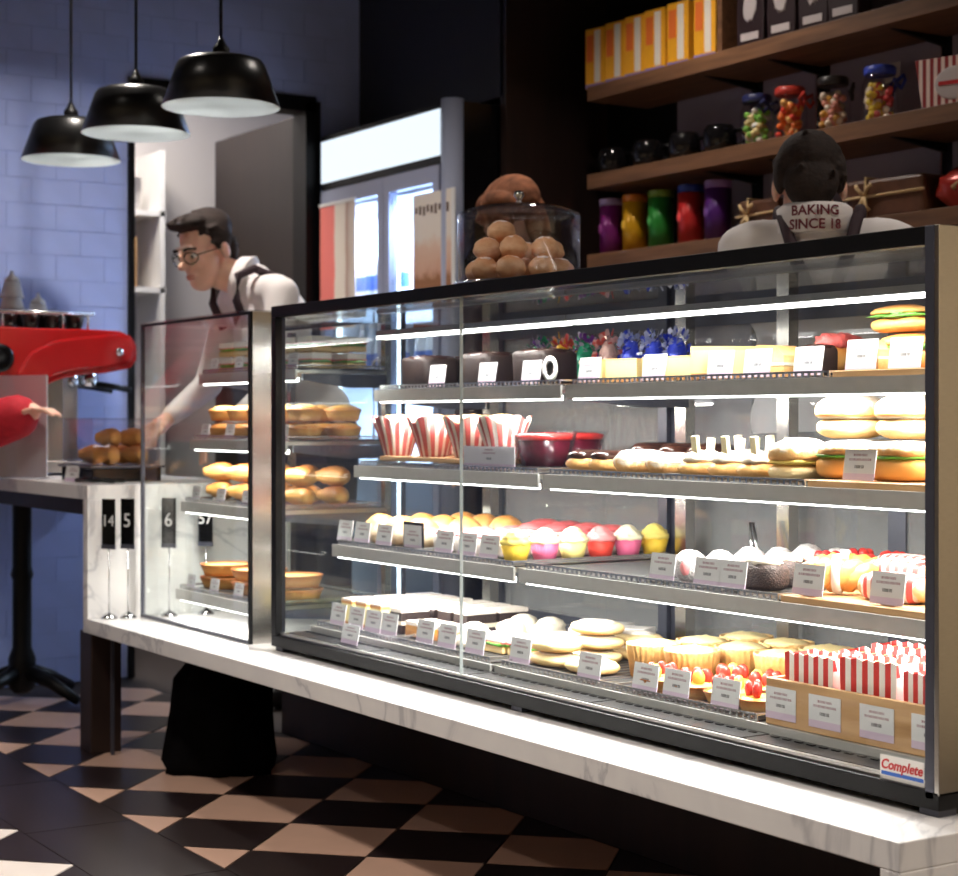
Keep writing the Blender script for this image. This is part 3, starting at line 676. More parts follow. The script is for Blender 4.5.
# candy jars
candy = [('mixed lollies under a dark blue lid', srgb(40, 44, 90), [srgb(235, 215, 150), srgb(130, 190, 80), srgb(240, 235, 225)]), ('orange and red sweets with a red ribbon', srgb(190, 60, 50), [srgb(235, 120, 50), srgb(225, 70, 50), srgb(245, 190, 110)]),
         ('pink and amber sweets under a black lid', srgb(40, 34, 34), [srgb(225, 150, 130), srgb(225, 170, 80), srgb(235, 215, 190)]), ('yellow and red sweets with a blue ribbon', srgb(60, 80, 190), [srgb(235, 205, 70), srgb(200, 70, 70), srgb(235, 215, 190)])]
CM = {}
def cmat(c):
    key = tuple(round(v, 3) for v in c)
    if key not in CM: CM[key] = pm('sweet_colour', c, 0.35)
    return CM[key]
for (nm, lc, cols), px in zip(candy, (757, 790, 833, 880)):
    t = thing('sweet_jar', f'glass jar of {nm} on the middle wall shelf', 'jar', (shx(px), 1.9, ztop(1)), 0.3 + px * 0.01, 'sweet jars on the middle shelf')
    b = sm()
    rnd = random.Random(px); mats = [cmat(c) for c in cols]
    for i in range(60):
        a = rnd.random() * 6.28; r = 0.04 * math.sqrt(rnd.random()); b.cm = i % 3
        b.ell((r * math.cos(a), r * math.sin(a), 0.016 + rnd.random() * 0.11), (0.014, 0.012, 0.012), 8, 6)
    o = b.build('sweets', mats, t); o['kind'] = 'stuff'
    b = sm(); b.lathe([(0.0, 0), (0.052, 0), (0.056, 0.01), (0.056, 0.12), (0.045, 0.142), (0.045, 0.15)], 24); b.build('glass_body', M['acrylic'], t)
    b = sm(); b.lathe([(0.0, 0.151), (0.048, 0.151), (0.05, 0.155), (0.05, 0.172), (0.044, 0.178), (0.0, 0.178)], 24); b.build('lid', pm('jar_lid', lc, 0.4), t)
    b = sm()
    for sgn in (-1, 1): b.tube([(0.0, -0.055, 0.135), (0.03 * sgn, -0.065, 0.15), (0.05 * sgn, -0.06, 0.13), (0.025 * sgn, -0.06, 0.11), (0, -0.056, 0.13)], 0.006, 6)
    b.build('ribbon', pm('ribbon', lc, 0.4), t)
t = thing('price_sign', 'small white price sign on a stick above the sweet jars', 'sign', (shx(893, 2.03), 2.03, ztop(1)))
b = sm(); b.tube([(0, 0, 0), (0, 0, 0.16)], 0.003, 6); b.lathe([(0.02, 0), (0.02, 0.004)], 12); b.build('stick', M['wire'], t)
b = MB(); b.box(-0.032, 0.032, -0.004, -0.001, 0.155, 0.215); b.build('card', M['whitepr'], t)
def stripem(name, a, c, freq, axis=0, rough=0.5, duty=0.0, radial=False, trans=False):
    k = NT(name); x = k.xyz(k.co())
    v = k.math('MULTIPLY', k.math('ARCTAN2', x[1], x[0]), freq) if radial else k.math('MULTIPLY', x[axis], freq)
    k.base(k.mix(k.math('GREATER_THAN', k.math('SINE', v), duty), a, c)); k.b.inputs['Roughness'].default_value = rough; return k.m
M['popstripe'] = stripem('red_white_carton', srgb(150, 44, 48), srgb(236, 214, 206), 260)
t = thing('striped_box', 'red and white striped carton with oval badge at the end of the middle shelf', 'box', (shx(952), 1.92, ztop(1)), 0.25)
b = MB(); b.prism([(-0.085, 0), (0.085, 0), (0.11, 0.155), (-0.11, 0.155)], 'y', -0.05, 0.05); b.build('carton', M['popstripe'], t)
b = sm(); b.ell((0.02, -0.0505, 0.075), (0.065, 0.003, 0.05), 24, 10); b.build('badge', M['whitepr'], t)
b = MB(); b.box(-0.03, 0.07, -0.0555, -0.052, 0.07, 0.082); b.build('badge_band', M['redink'], t)
# canisters
for px, c, lc, nm, top in [(612, srgb(120, 30, 110), srgb(170, 150, 200), 'magenta', 'with lilac lid'), (635, srgb(205, 150, 20), srgb(215, 120, 30), 'mustard yellow', 'with orange lid'), (661, srgb(40, 130, 50), srgb(120, 150, 50), 'green', 'with olive lid'), (691, srgb(190, 40, 40), srgb(40, 60, 150), 'red', 'with blue lid'), (718, srgb(78, 30, 110), srgb(160, 120, 180), 'purple', 'with pale purple lid')]:
    t = thing('canister', f'{nm} cylindrical tin {top} on the lowest wall shelf', 'canister', (shx(px), 1.9, ztop(2)), 0, 'coloured tins on the lowest shelf')
    b = sm(); b.lathe([(0, 0), (0.046, 0), (0.046, 0.185), (0, 0.185)], 28); b.build('tin', pm('tin_colour', c, 0.3, 0.2), t)
    b = sm(); b.lathe([(0, 0.1855), (0.0475, 0.1855), (0.0475, 0.21), (0.044, 0.213), (0, 0.213)], 28); b.build('lid', pm('tin_lid', lc, 0.4), t)
    b = sm(); b.ell((-0.012, -0.0435, 0.1), (0.014, 0.004, 0.02), 10, 8); b.build('emblem', pm('emblem_tint', tuple(min(1, v * 1.8 + 0.05) for v in c), 0.5), t)
# gift boxes tied with twine
M['hamper'] = pm('brown_wrap', srgb(96, 62, 44), 0.4, 0, 0.3, 14, 0.3, 20); M['twine'] = pm('twine', srgb(206, 176, 130), 0.8)
for px, w, h, d, lb in ((765, 0.18, 0.12, 0.14, 'small brown gift parcel tied with a twine bow'), (892, 0.30, 0.125, 0.15, 'long brown gift parcel tied with twine on the lowest shelf')):
    t = thing('gift_parcel', lb, 'parcel', (shx(px), 1.93, ztop(2)), 0.1, 'gift parcels on the lowest shelf')
    b = MB(); b.box(-w / 2, w / 2, -d / 2, d / 2, 0, h); b.build('box', M['hamper'], t, bevel=0.012)
    b = sm(); e = 0.004; tx = -w * 0.22
    b.tube([(tx, -d / 2 - e, 0), (tx, -d / 2 - e, h + e), (tx, d / 2 + e, h + e)], 0.005, 6)
    b.tube([(-w / 2 - e, -d / 2 - e, h * 0.55), (w / 2 + e, -d / 2 - e, h * 0.6)], 0.005, 6)
    b.build('twine', M['twine'], t)
    b = sm()
    for sx, sz in ((-1, 1), (1, 1), (-0.7, -1.3), (0.7, -1.3)):
        b.tube([(tx, -d / 2 - 0.01, h * 0.57), (tx + 0.02 * sx, -d / 2 - 0.02, h * 0.57 + 0.025 * sz), (tx + 0.03 * sx, -d / 2 - 0.012, h * 0.57 + 0.035 * sz)], 0.006, 6)
    b.build('bow', M['twine'], t)
M['redpack'] = pm('red_foil', srgb(180, 50, 40), 0.25, 0.2, 0.3, 10)
t = thing('red_packet', 'glossy red bagged sweet loaf at the end of the lowest shelf', 'packet', (shx(966), 1.92, ztop(2)), 0.2)
b = sm(); b.ell((0, 0, 0.065), (0.11, 0.07, 0.065), 20, 12, nz=0.15, ns=2.5, flat=-0.064); b.build('bag', M['redpack'], t)
b = sm(); b.tube([(-0.02, -0.07, 0.06), (0.03, -0.05, 0.1), (0.07, 0.0, 0.12)], 0.008, 6); b.build('ribbon', M['twine'], t)

# ---------------------------------------------------------------- food: one set of shared meshes per kind
F = {}
def food(kind, *parts): F[kind] = parts                      # parts: (name, mesh)
def spawn(kind, label, cat, x, y, z, rz=0.0, sc=1.0, group=None, name=None):
    parts = F[kind]; nm = name or kind
    if len(parts) == 1:
        o = ob(nm, parts[0][1], None, (x, y, z), 0, rz); tag(o, label, cat, group)
    else:
        o = thing(nm, label, cat, (x, y, z), rz, group)
        for pn, me in parts: ob(pn, me, o)
    o.scale = (sc, sc, sc) if not isinstance(sc, tuple) else sc
    return o
EPS = 0.0008
GOLD = gradm('golden_crust', [(0.0, srgb(188, 120, 56)), (0.35, srgb(222, 170, 96)), (0.62, srgb(214, 148, 74)), (1.0, srgb(180, 104, 44))], 0.5, 0.2)
PALEB = gradm('pale_bun', [(0.0, srgb(226, 186, 120)), (0.4, srgb(240, 214, 160)), (1.0, srgb(226, 178, 112))], 0.55, 0.2)
SUGAR = gradm('sugared_bun', [(0.0, srgb(212, 150, 80)), (0.35, srgb(226, 176, 112)), (0.55, srgb(232, 214, 190)), (1.0, srgb(240, 230, 216))], 0.7, 0.45)
CHOUX = gradm('choux', [(0.0, srgb(214, 158, 90)), (0.6, srgb(224, 172, 104)), (1.0, srgb(200, 140, 76))], 0.55, 0.25)
CREAM = pm('whipped_cream', srgb(240, 230, 210), 0.5, 0, 0.05, 60, 0.5, 90)
CUST = pm('yellow_custard', srgb(245, 214, 110), 0.4, 0, 0.06, 30)
CHOC = pm('chocolate_glaze', srgb(52, 30, 24), 0.18, 0, 0.2, 20)
CHOCK = pm('chocolate_cake', srgb(38, 22, 17), 0.6, 0, 0.3, 40, 0.3, 120)
CHEESE = pm('cheesecake', srgb(240, 214, 150), 0.45, 0, 0.04, 30)
CHTOP = pm('cheesecake_top', srgb(240, 206, 130), 0.4, 0, 0.1, 20)
BISC = pm('biscuit_base', srgb(186, 130, 70), 0.7, 0, 0.15, 60, 0.2, 150)
WCHOC = pm('white_chocolate', srgb(250, 238, 196), 0.35)
COCO = pm('coconut_dust', srgb(214, 208, 206), 0.9, 0, 0.35, 200, 1.0, 260)
CSPR = pm('chocolate_sprinkles', srgb(70, 56, 52), 0.6, 0, 0.9, 320, 1.0, 300)
PINK = pm('pink_icing', srgb(240, 150, 150), 0.35, 0, 0.06, 20); WHITEI = pm('white_icing', srgb(236, 226, 216), 0.4, 0, 0.06, 60, 0.3, 80)
ROSE = pm('rose_icing', srgb(226, 110, 112), 0.35, 0, 0.06, 20)
BERRY = pm('berry_fill', srgb(92, 24, 40), 0.2, 0, 0.3, 60); REDJ = pm('red_jelly', srgb(222, 60, 56), 0.15, 0, 0.2, 40, coat=0.5)
LEAF = pm('lettuce', srgb(96, 160, 60), 0.4, 0, 0.3, 30, 0.4, 50); HAM = pm('salami', srgb(222, 100, 96), 0.4, 0, 0.3, 70)
PAPERW = pm('white_paper', srgb(244, 240, 236), 0.7)
STRIPE_R = stripem('striped_paper_radial', srgb(196, 92, 84), srgb(252, 240, 232), 14, radial=True, duty=0.1)
STRIPE_X = stripem('striped_paper', srgb(206, 52, 48), srgb(250, 242, 236), 250, 0, duty=0.0)
STRIPE_Y = stripem('striped_paper_sleeve', srgb(196, 70, 66), srgb(250, 240, 232), 300, 0, duty=0.05)
FILM = glassm('clear_film', (0.95, 0.95, 0.95), 2.5, 0.15)

def bar_poly(w, h, n=12, p=2.6):
    return [(w / 2 * math.copysign(abs(math.cos(2 * PI * i / n)) ** (2 / p), math.cos(2 * PI * i / n)), h / 2 + h / 2 * math.copysign(abs(math.sin(2 * PI * i / n)) ** (2 / p), math.sin(2 * PI * i / n))) for i in range(n)]
def mk(f, mats, smooth=True, name='food'):
    b = MB(); b.smooth = smooth; f(b); return b.mesh(name, mats)

# chocolate loaf
food('chocolate_cake', ('cake', mk(lambda b: b.ell((0, 0, 0.04), (0.062, 0.056, 0.042), 28, 16, p=0.28, nz=0.06, ns=4, flat=-0.04), CHOCK)),
     ('icing', mk(lambda b: b.ell((0, 0, 0.074), (0.06, 0.054, 0.012), 24, 10, p=0.6, nz=0.15, ns=4), CHOC)))
# cheesecake slice: wedge with tip at -y
wed = [(-0.035, 0.055), (0.0, -0.06), (0.035, 0.055)]
food('cheesecake_slice', ('biscuit_base', mk(lambda b: b.prism(wed, 'z', 0, 0.009), BISC, False)), ('filling', mk(lambda b: b.prism(wed, 'z', 0.009, 0.046), CHEESE, False)), ('top', mk(lambda b: b.prism(wed, 'z', 0.046, 0.052), CHTOP, False)))
def blk(w, d, z0, z1): return lambda b: b.box(-w / 2, w / 2, -d / 2, d / 2, z0, z1)
food('cheesecake_block', ('biscuit_base', mk(blk(0.088, 0.055, 0, 0.010), BISC, False)), ('filling', mk(blk(0.088, 0.055, 0.010, 0.05), CHEESE, False)), ('top', mk(blk(0.089, 0.056, 0.05, 0.054), CHTOP, False)))
food('sponge_slice', ('sponge', mk(lambda b: b.prism([(-0.05, 0), (0.05, 0), (0.05, 0.045), (0.02, 0.066), (-0.03, 0.068), (-0.05, 0.055)], 'y', -0.03, 0.03), gradm('sponge', [(0, srgb(196, 140, 76)), (0.5, srgb(236, 204, 140)), (1, srgb(206, 146, 80))], 0.8, 0.2), False)), ('cream_line', mk(blk(0.102, 0.062, 0.024, 0.03), CREAM, False)))
# tulip muffin
def tulip(b):
    n = 48
    prof = [(0.030, 0.0), (0.032, 0.004), (0.042, 0.05), (0.054, 0.085)]
    vs = []; fs = []
    for k, (r, z) in enumerate(prof):
        for i in range(n):
            a = 2 * PI * i / n; pl = 1 + 0.05 * math.cos(16 * a) * (k > 1); zz = z
            if k == 3: zz = z + 0.022 * abs(math.cos(2.5 * a)) ; pl *= 1 + 0.10 * abs(math.cos(2.5 * a))
            vs.append((r * pl * math.cos(a), r * pl * math.sin(a), zz))
    m = len(prof)
    vs += [(0.97 * x, 0.97 * y, z + 0.0005) for x, y, z in vs]
    o = m * n
    for k in range(m - 1):
        for i in range(n):
            j = (i + 1) % n
            fs.append((k * n + i, k * n + j, (k + 1) * n + j, (k + 1) * n + i)); fs.append((o + k * n + i, o + (k + 1) * n + i, o + (k + 1) * n + j, o + k * n + j))
    for i in range(n):
        j = (i + 1) % n; fs.append(((m - 1) * n + i, (m - 1) * n + j, o + (m - 1) * n + j, o + (m - 1) * n + i))
    fs.append(tuple(range(n - 1, -1, -1))); b.add(vs, fs)
food('muffin', ('paper_case', mk(tulip, STRIPE_R)), ('muffin_top', mk(lambda b: b.ell((0, 0, 0.080), (0.044, 0.044, 0.030), 20, 12, nz=0.12, ns=3), PALEB)))
# berry bowl
food('berry_bowl', ('bowl', mk(lambda b: b.lathe([(0.0, 0), (0.055, 0), (0.06, 0.006), (0.078, 0.086), (0.082, 0.092), (0.079, 0.092), (0.075, 0.085), (0.056, 0.008), (0, 0.007)], 32), M['acrylic'])),
     ('filling', mk(lambda b: b.lathe([(0.0, 0.008), (0.055, 0.0085), (0.069, 0.07), (0, 0.071)], 32), BERRY)), ('jelly_top', mk(lambda b: b.lathe([(0.0, 0.0715), (0.0695, 0.0715), (0.073, 0.083), (0.06, 0.088), (0, 0.089)], 32), REDJ)))
# eclairs (long axis Y)
def eclair(r, L, z0, h): return lambda b: b.ell((0, 0, z0 + h), (r, L / 2, h), 20, 14, p=0.75, nz=0.08, ns=3, flat=-h * 0.95)
food('chocolate_eclair', ('pastry', mk(eclair(0.03, 0.15, 0, 0.018), CHOUX)), ('glaze', mk(lambda b: b.ell((0, 0, 0.034), (0.028, 0.07, 0.013), 20, 12, p=0.7, nz=0.1, ns=3), CHOC)))
food('powdered_eclair', ('pastry', mk(eclair(0.034, 0.16, 0, 0.026), SUGAR)), ('cream', mk(lambda b: b.ell((0.006, -0.005, 0.03), (0.031, 0.072, 0.008), 20, 10, nz=0.2, ns=6), CREAM)))
def sticks(b):
    for x, y, a in ((0.004, -0.03, 0.2), (-0.006, 0.03, -0.2)):
        b.cbox((0, 0, 0.02), (0.012, 0.012, 0.045), Matrix.Translation((x, y, 0.045)) @ Matrix.Rotation(a, 4, 'X'))
food('stick_eclair', ('pastry', mk(eclair(0.034, 0.15, 0, 0.018), CHOUX)), ('cream', mk(lambda b: b.ell((0, 0, 0.038), (0.03, 0.066, 0.018), 22, 12, nz=0.25, ns=6), CREAM)), ('chocolate_stick', mk(lambda b: b.cbox((0, 0, 0.02), (0.013, 0.013, 0.045), Matrix.Translation((0.004, -0.035, 0.045)) @ Matrix.Rotation(0.15, 4, 'X')), WCHOC, False)),
     ('chocolate_stick', mk(lambda b: b.cbox((0, 0, 0.02), (0.013, 0.013, 0.035), Matrix.Translation((-0.004, 0.03, 0.045)) @ Matrix.Rotation(-0.15, 4, 'X')), WCHOC, False)))
# cream filled buns
food('cream_bun', ('bun_base', mk(lambda b: b.ell((0, 0, 0.018), (0.06, 0.06, 0.02), 26, 10, p=0.8, flat=-0.018), PALEB)), ('filling', mk(lambda b: b.ell((0, 0, 0.039), (0.06, 0.06, 0.009), 26, 10, p=0.8, nz=0.1, ns=7), CUST)), ('bun_top', mk(lambda b: b.ell((0, 0, 0.05), (0.063, 0.063, 0.036), 26, 14, p=0.9, nz=0.03, ns=2, flat=-0.008), SUGAR)))
food('big_bun', ('bun_base', mk(lambda b: b.ell((0, 0, 0.025), (0.064, 0.064, 0.028), 28, 12, p=0.85, flat=-0.025), PALEB)), ('filling', mk(lambda b: b.ell((0, 0, 0.05), (0.062, 0.062, 0.008), 26, 10, p=0.8, nz=0.1, ns=7), CREAM)), ('bun_top', mk(lambda b: b.ell((0, 0, 0.058), (0.068, 0.068, 0.048), 28, 14, p=0.9, nz=0.03, ns=2, flat=-0.008), SUGAR)))
food('filled_roll', ('bread', mk(lambda b: b.ell((0, 0, 0.022), (0.065, 0.05, 0.024), 24, 10, p=0.6, flat=-0.022), pm('orange_bread', srgb(232, 166, 84), 0.55, 0, 0.1, 20))), ('filling', mk(lambda b: b.ell((0, 0, 0.045), (0.066, 0.051, 0.006), 24, 8, p=0.7, nz=0.15, ns=8), LEAF)), ('bread_top', mk(lambda b: b.ell((0, 0, 0.05), (0.065, 0.05, 0.024), 24, 12, p=0.75, nz=0.06, ns=3, flat=-0.004), SUGAR)))
food('round_bun', ('bun', mk(lambda b: b.ell((0, 0, 0.034), (0.046, 0.046, 0.04), 24, 14, nz=0.05, ns=2, flat=-0.034), gradm('glossy_bun', [(0, srgb(236, 200, 140)), (0.45, srgb(246, 232, 204)), (0.7, srgb(226, 172, 104)), (1, srgb(206, 140, 72))], 0.35, 0.2))))
food('iced_cake', ('cake', mk(lambda b: b.lathe([(0, 0), (0.036, 0), (0.04, 0.006), (0.042, 0.035), (0.038, 0.042), (0, 0.043)], 24), WHITEI)), ('icing', mk(lambda b: b.ell((0, 0, 0.044), (0.04, 0.04, 0.012), 24, 10, nz=0.1, ns=4), PINK)))
food('rose_cake', ('cake', mk(lambda b: b.lathe([(0, 0), (0.036, 0), (0.04, 0.006), (0.042, 0.04), (0.038, 0.047), (0, 0.048)], 24), WHITEI)), ('icing', mk(lambda b: b.ell((0, 0, 0.049), (0.04, 0.04, 0.014), 24, 10, nz=0.1, ns=4), ROSE)))
# cupcakes
def frost(b):
    n = 28; prof = [(0.0, 0.042), (0.036, 0.042), (0.041, 0.047), (0.040, 0.054), (0.034, 0.057), (0.034, 0.060), (0.032, 0.066), (0.025, 0.069), (0.024, 0.072), (0.018, 0.078), (0.008, 0.083), (0.0, 0.084)]
    b.lathe(prof, n, rf=lambda a, t: 1 + 0.07 * math.sin(7 * a + 9 * t))
def ccup(col, frostc, nm):
    m = pm(nm + '_case', col, 0.6)
    food(nm, ('paper_case', mk(lambda b: b.lathe([(0, 0), (0.027, 0), (0.038, 0.044), (0.036, 0.044), (0.0, 0.042)], 48, rf=lambda a, t: 1 + 0.03 * math.cos(24 * a)), m)), ('frosting', mk(frost, frostc)))
YEL = srgb(248, 206, 64); ccup(YEL, pm('yellow_frosting', srgb(250, 226, 120), 0.5), 'yellow_cupcake'); ccup(srgb(232, 110, 150), pm('cream_frosting', srgb(252, 242, 206), 0.5), 'pink_cupcake')
ccup(srgb(248, 226, 140), pm('lemon_frosting', srgb(252, 240, 190), 0.5), 'lemon_cupcake'); ccup(srgb(226, 70, 56), PINK, 'red_cupcake')
# coconut balls, rolls
food('coconut_ball', ('ball', mk(lambda b: b.ell((0, 0, 0.031), (0.034, 0.034, 0.032), 20, 14, nz=0.06, ns=6, flat=-0.031), COCO)), ('cream_dab', mk(lambda b: b.ell((0, -0.026, 0.03), (0.012, 0.012, 0.016), 12, 8, nz=0.2, ns=4), PINK)))
food('sprinkle_roll', ('roll', mk(lambda b: b.ell((0, 0, 0.028), (0.052, 0.032, 0.029), 24, 12, p=0.6, nz=0.03, flat=-0.028), CSPR)), ('cream', mk(lambda b: b.ell((0.0, 0, 0.055), (0.044, 0.026, 0.012), 20, 10, nz=0.25, ns=6), CREAM)))
def berries(b):
    for i in range(5):
        a = i * 1.3; b.ell((0.018 * math.cos(a), 0.018 * math.sin(a), 0.056), (0.011, 0.011, 0.010), 10, 8)
food('berry_bun', ('bun', mk(lambda b: b.ell((0, 0, 0.022), (0.046, 0.046, 0.024), 24, 12, nz=0.06, flat=-0.022), SUGAR)), ('cream', mk(lambda b: b.ell((0, 0, 0.042), (0.036, 0.036, 0.012), 20, 10, nz=0.25, ns=6), CREAM)), ('berries', mk(berries, REDJ)))
F['berry_bun'][2][1].name = 'berries'
def twist(b):
    for s in (0, 2 * PI / 3, 4 * PI / 3):
        b.tube([(0.012 * math.cos(s + t * 0.9), -0.07 + t * 0.0117, 0.029 + 0.012 * math.sin(s + t * 0.9)) for t in range(13)], 0.014, 10, rr=[0.006 + 0.010 * math.sin(PI * (t + 0.5) / 13) for t in range(13)])
food('pastry_twist', ('pastry', mk(twist, gradm('orange_twist', [(0, srgb(210, 140, 60)), (0.5, srgb(240, 186, 110)), (1, srgb(220, 140, 66))], 0.35, 0.25))), ('ribbon', mk(lambda b: b.lathe([(0.029, -0.008), (0.030, 0), (0.029, 0.008)], 20, T=Matrix.Translation((0, 0, 0.0305)) @ Matrix.Rotation(PI / 2, 4, 'X') ), PAPERW)))
food('paper_roll', ('sleeve', mk(lambda b: b.ell((0, 0, 0.022), (0.072, 0.032, 0.024), 24, 12, p=0.5, flat=-0.022), STRIPE_Y)), ('pastry_end', mk(lambda b: b.ell((0.066, 0, 0.022), (0.018, 0.026, 0.019), 16, 10, nz=0.1), PALEB)), ('pastry_end', mk(lambda b: b.ell((-0.066, 0, 0.022), (0.018, 0.026, 0.019), 16, 10, nz=0.1), PALEB)))
# layered slices
def slice_(nm, w, d, layers):
    parts = []; z = 0
    for n_, m_, h in layers:
        e = 0.0015 * (len(parts) % 2); parts.append((n_, mk(blk(w - e, d - e, z, z + h), m_, False))); z += h
    food(nm, *parts)
slice_('vanilla_slice', 0.06, 0.085, [('pastry_base', GOLD, 0.008), ('custard', pm('pale_custard', srgb(250, 236, 170), 0.4), 0.048), ('pastry_top', GOLD, 0.007), ('icing', WHITEI, 0.006)])
slice_('chocolate_slice', 0.06, 0.085, [('base', CHOCK, 0.022), ('cream_layer', CREAM, 0.01), ('cake', CHOCK, 0.022), ('icing', WHITEI, 0.01)])
slice_('caramel_slice', 0.06, 0.08, [('base', BISC, 0.014), ('caramel', pm('caramel', srgb(206, 146, 62), 0.3), 0.014), ('icing', WHITEI, 0.01)])
food('meringue', ('meringue', mk(lambda b: b.lathe([(0, 0), (0.04, 0), (0.046, 0.012), (0.04, 0.026), (0.036, 0.03), (0.038, 0.038), (0.03, 0.05), (0.012, 0.058), (0, 0.059)], 28, rf=lambda a, t: 1 + 0.06 * math.sin(5 * a + 7 * t)), CREAM)))
food('flat_pastry', ('pastry', mk(lambda b: b.ell((0, 0, 0.013), (0.066, 0.05, 0.015), 26, 10, p=0.75, nz=0.07, ns=3, flat=-0.013), gradm('pale_pastry', [(0, srgb(216, 160, 92)), (0.5, srgb(244, 214, 150)), (1, srgb(248, 230, 180))], 0.5, 0.2))), ('sugar_icing', mk(lambda b: b.ell((0, 0, 0.027), (0.05, 0.036, 0.004), 22, 8, nz=0.2, ns=4), WHITEI)))
food('sandwich', ('bread_base', mk(blk(0.085, 0.07, 0, 0.016), PALEB, False)), ('filling', mk(lambda b: b.ell((0, 0, 0.021), (0.047, 0.039, 0.006), 24, 8, p=0.5, nz=0.2, ns=8), LEAF)), ('ham', mk(blk(0.088, 0.073, 0.024, 0.028), HAM, False)), ('bread_top', mk(blk(0.085, 0.07, 0.028, 0.046), PAPERW, False)))
CRUST = gradm('tall_crust', [(0, srgb(166, 108, 50)), (0.5, srgb(210, 154, 84)), (0.9, srgb(226, 178, 110)), (1, srgb(236, 200, 140))], 0.6, 0.3, 14)
food('tall_pie', ('crust', mk(lambda b: b.lathe([(0, 0), (0.05, 0), (0.06, 0.07), (0.062, 0.074), (0.057, 0.074), (0.055, 0.066), (0, 0.062)], 112, rf=lambda a, t: 1 + 0.03 * math.cos(28 * a) * (t < 0.45)), CRUST)), ('filling', mk(lambda b: b.ell((0, 0, 0.066), (0.0545, 0.0545, 0.016), 28, 10, nz=0.2, ns=4), gradm('baked_filling', [(0, srgb(240, 214, 140)), (0.6, srgb(252, 236, 180)), (1, srgb(250, 232, 170))], 0.45, 0.3))))
def strawb(k):
    a = k * 2 * PI / 5
    return lambda b: b.ell((0.022 * math.cos(a), 0.022 * math.sin(a), 0.042), (0.013, 0.009, 0.016), 12, 10, Matrix.Rotation(0, 4, 'X'), nz=0.08)
food('fruit_tart', ('shell', mk(lambda b: b.lathe([(0, 0), (0.036, 0), (0.046, 0.024), (0.048, 0.026), (0.043, 0.026), (0.04, 0.02), (0, 0.018)], 40, rf=lambda a, t: 1 + 0.03 * math.cos(20 * a)), GOLD)), ('custard', mk(lambda b: b.ell((0, 0, 0.021), (0.041, 0.041, 0.012), 24, 10), CUST)),
     *[('strawberry', mk(strawb(k), pm('strawberry', srgb(226, 54, 44), 0.25, 0, 0.2, 80) if k == 0 else bpy.data.materials['strawberry'])) for k in range(4)], ('peach_piece', mk(strawb(4), pm('peach', srgb(248, 190, 80), 0.25))))
# striped paper bag, opening at top
def sbag(b):
    w, d, h = 0.058, 0.03, 0.125; n = 11
    for sy in (-1, 1):
        top = [(lerp(-w * 1.1, w * 1.1, i / (n - 1)), h + (0.004 if i % 2 else 0)) for i in range(n)]
        b.prism([(-w, 0), (w, 0)] + top[::-1], 'y', sy * d - 0.0008, sy * d + 0.0008)
    for sx in (-1, 1): b.add([(sx * w, -d, 0), (sx * w, d, 0), (sx * w * 1.1, d, h), (sx * w * 1.0, 0, h), (sx * w * 1.1, -d, h)], [(0, 1, 2, 3, 4)])
    b.box(-w, w, -d, d, 0, 0.002)
food('striped_bag', ('bag', mk(sbag, STRIPE_X, False)), ('biscuits', mk(lambda b: [b.ell((-0.025 + 0.025 * i, 0.004 * (i - 1), 0.1), (0.022, 0.02, 0.024), 12, 8, nz=0.15, ns=3, seed=i) for i in range(3)], PALEB)))
F['striped_bag'][1][1].name = 'biscuits'
# golden savoury pastries
food('golden_pie', ('crust', mk(lambda b: b.lathe([(0, 0), (0.045, 0), (0.054, 0.03), (0.058, 0.034), (0.05, 0.04), (0.02, 0.046), (0, 0.047)], 40, rf=lambda a, t: 1 + 0.025 * math.cos(20 * a)), GOLD)), ('glaze_top', mk(lambda b: b.ell((0, 0, 0.04), (0.044, 0.044, 0.012), 24, 10, nz=0.1, ns=4), gradm('glazed_top', [(0, srgb(206, 146, 74)), (1, srgb(232, 184, 110))], 0.3, 0.3))))
food('sausage_roll', ('pastry', mk(lambda b: b.ell((0, 0, 0.022), (0.03, 0.075, 0.024), 20, 14, p=0.6, nz=0.05, flat=-0.022), GOLD)), ('meat_end', mk(lambda b: b.ell((0, -0.07, 0.021), (0.019, 0.01, 0.014), 14, 8), BISC)))
food('quiche', ('crust', mk(lambda b: b.lathe([(0, 0), (0.075, 0), (0.09, 0.034), (0.092, 0.037), (0.086, 0.037), (0.083, 0.03), (0, 0.029)], 56, rf=lambda a, t: 1 + 0.02 * math.cos(30 * a)), GOLD)), ('filling', mk(lambda b: b.ell((0, 0, 0.029), (0.082, 0.082, 0.008), 30, 8, nz=0.2, ns=6), gradm('egg_filling', [(0, srgb(230, 180, 90)), (1, srgb(250, 220, 150))], 0.4, 0.3))))
def crois(b):
    n = 15; pts = []; rr = []
    for i in range(n):
        a = lerp(-1.25, 1.25, i / (n - 1)); pts.append((0.07 * math.sin(a), 0.05 * math.cos(a) - 0.03, 0.026)); rr.append((0.008 + 0.022 * math.cos(a * 1.15)) * (1 + 0.10 * (i % 2)))
    b.tube(pts, 0.02, 14, rr=rr)
    m = min(v[2] for v in b.v); b.v = [(x, y, z - m) for x, y, z in b.v]
food('croissant', ('croissant', mk(crois, GOLD)))
food('profiterole', ('puff', mk(lambda b: b.ell((0, 0, 0.026), (0.034, 0.032, 0.028), 20, 14, nz=0.12, ns=2.5, flat=-0.026), gradm('puff', [(0, srgb(206, 138, 84)), (0.5, srgb(232, 186, 140)), (1, srgb(212, 146, 90))], 0.6, 0.3))), ('sugar_dust', mk(lambda b: b.ell((0, 0, 0.047), (0.02, 0.019, 0.0075), 16, 8, nz=0.2, ns=4), pm('icing_dust', srgb(240, 222, 206), 0.8))))
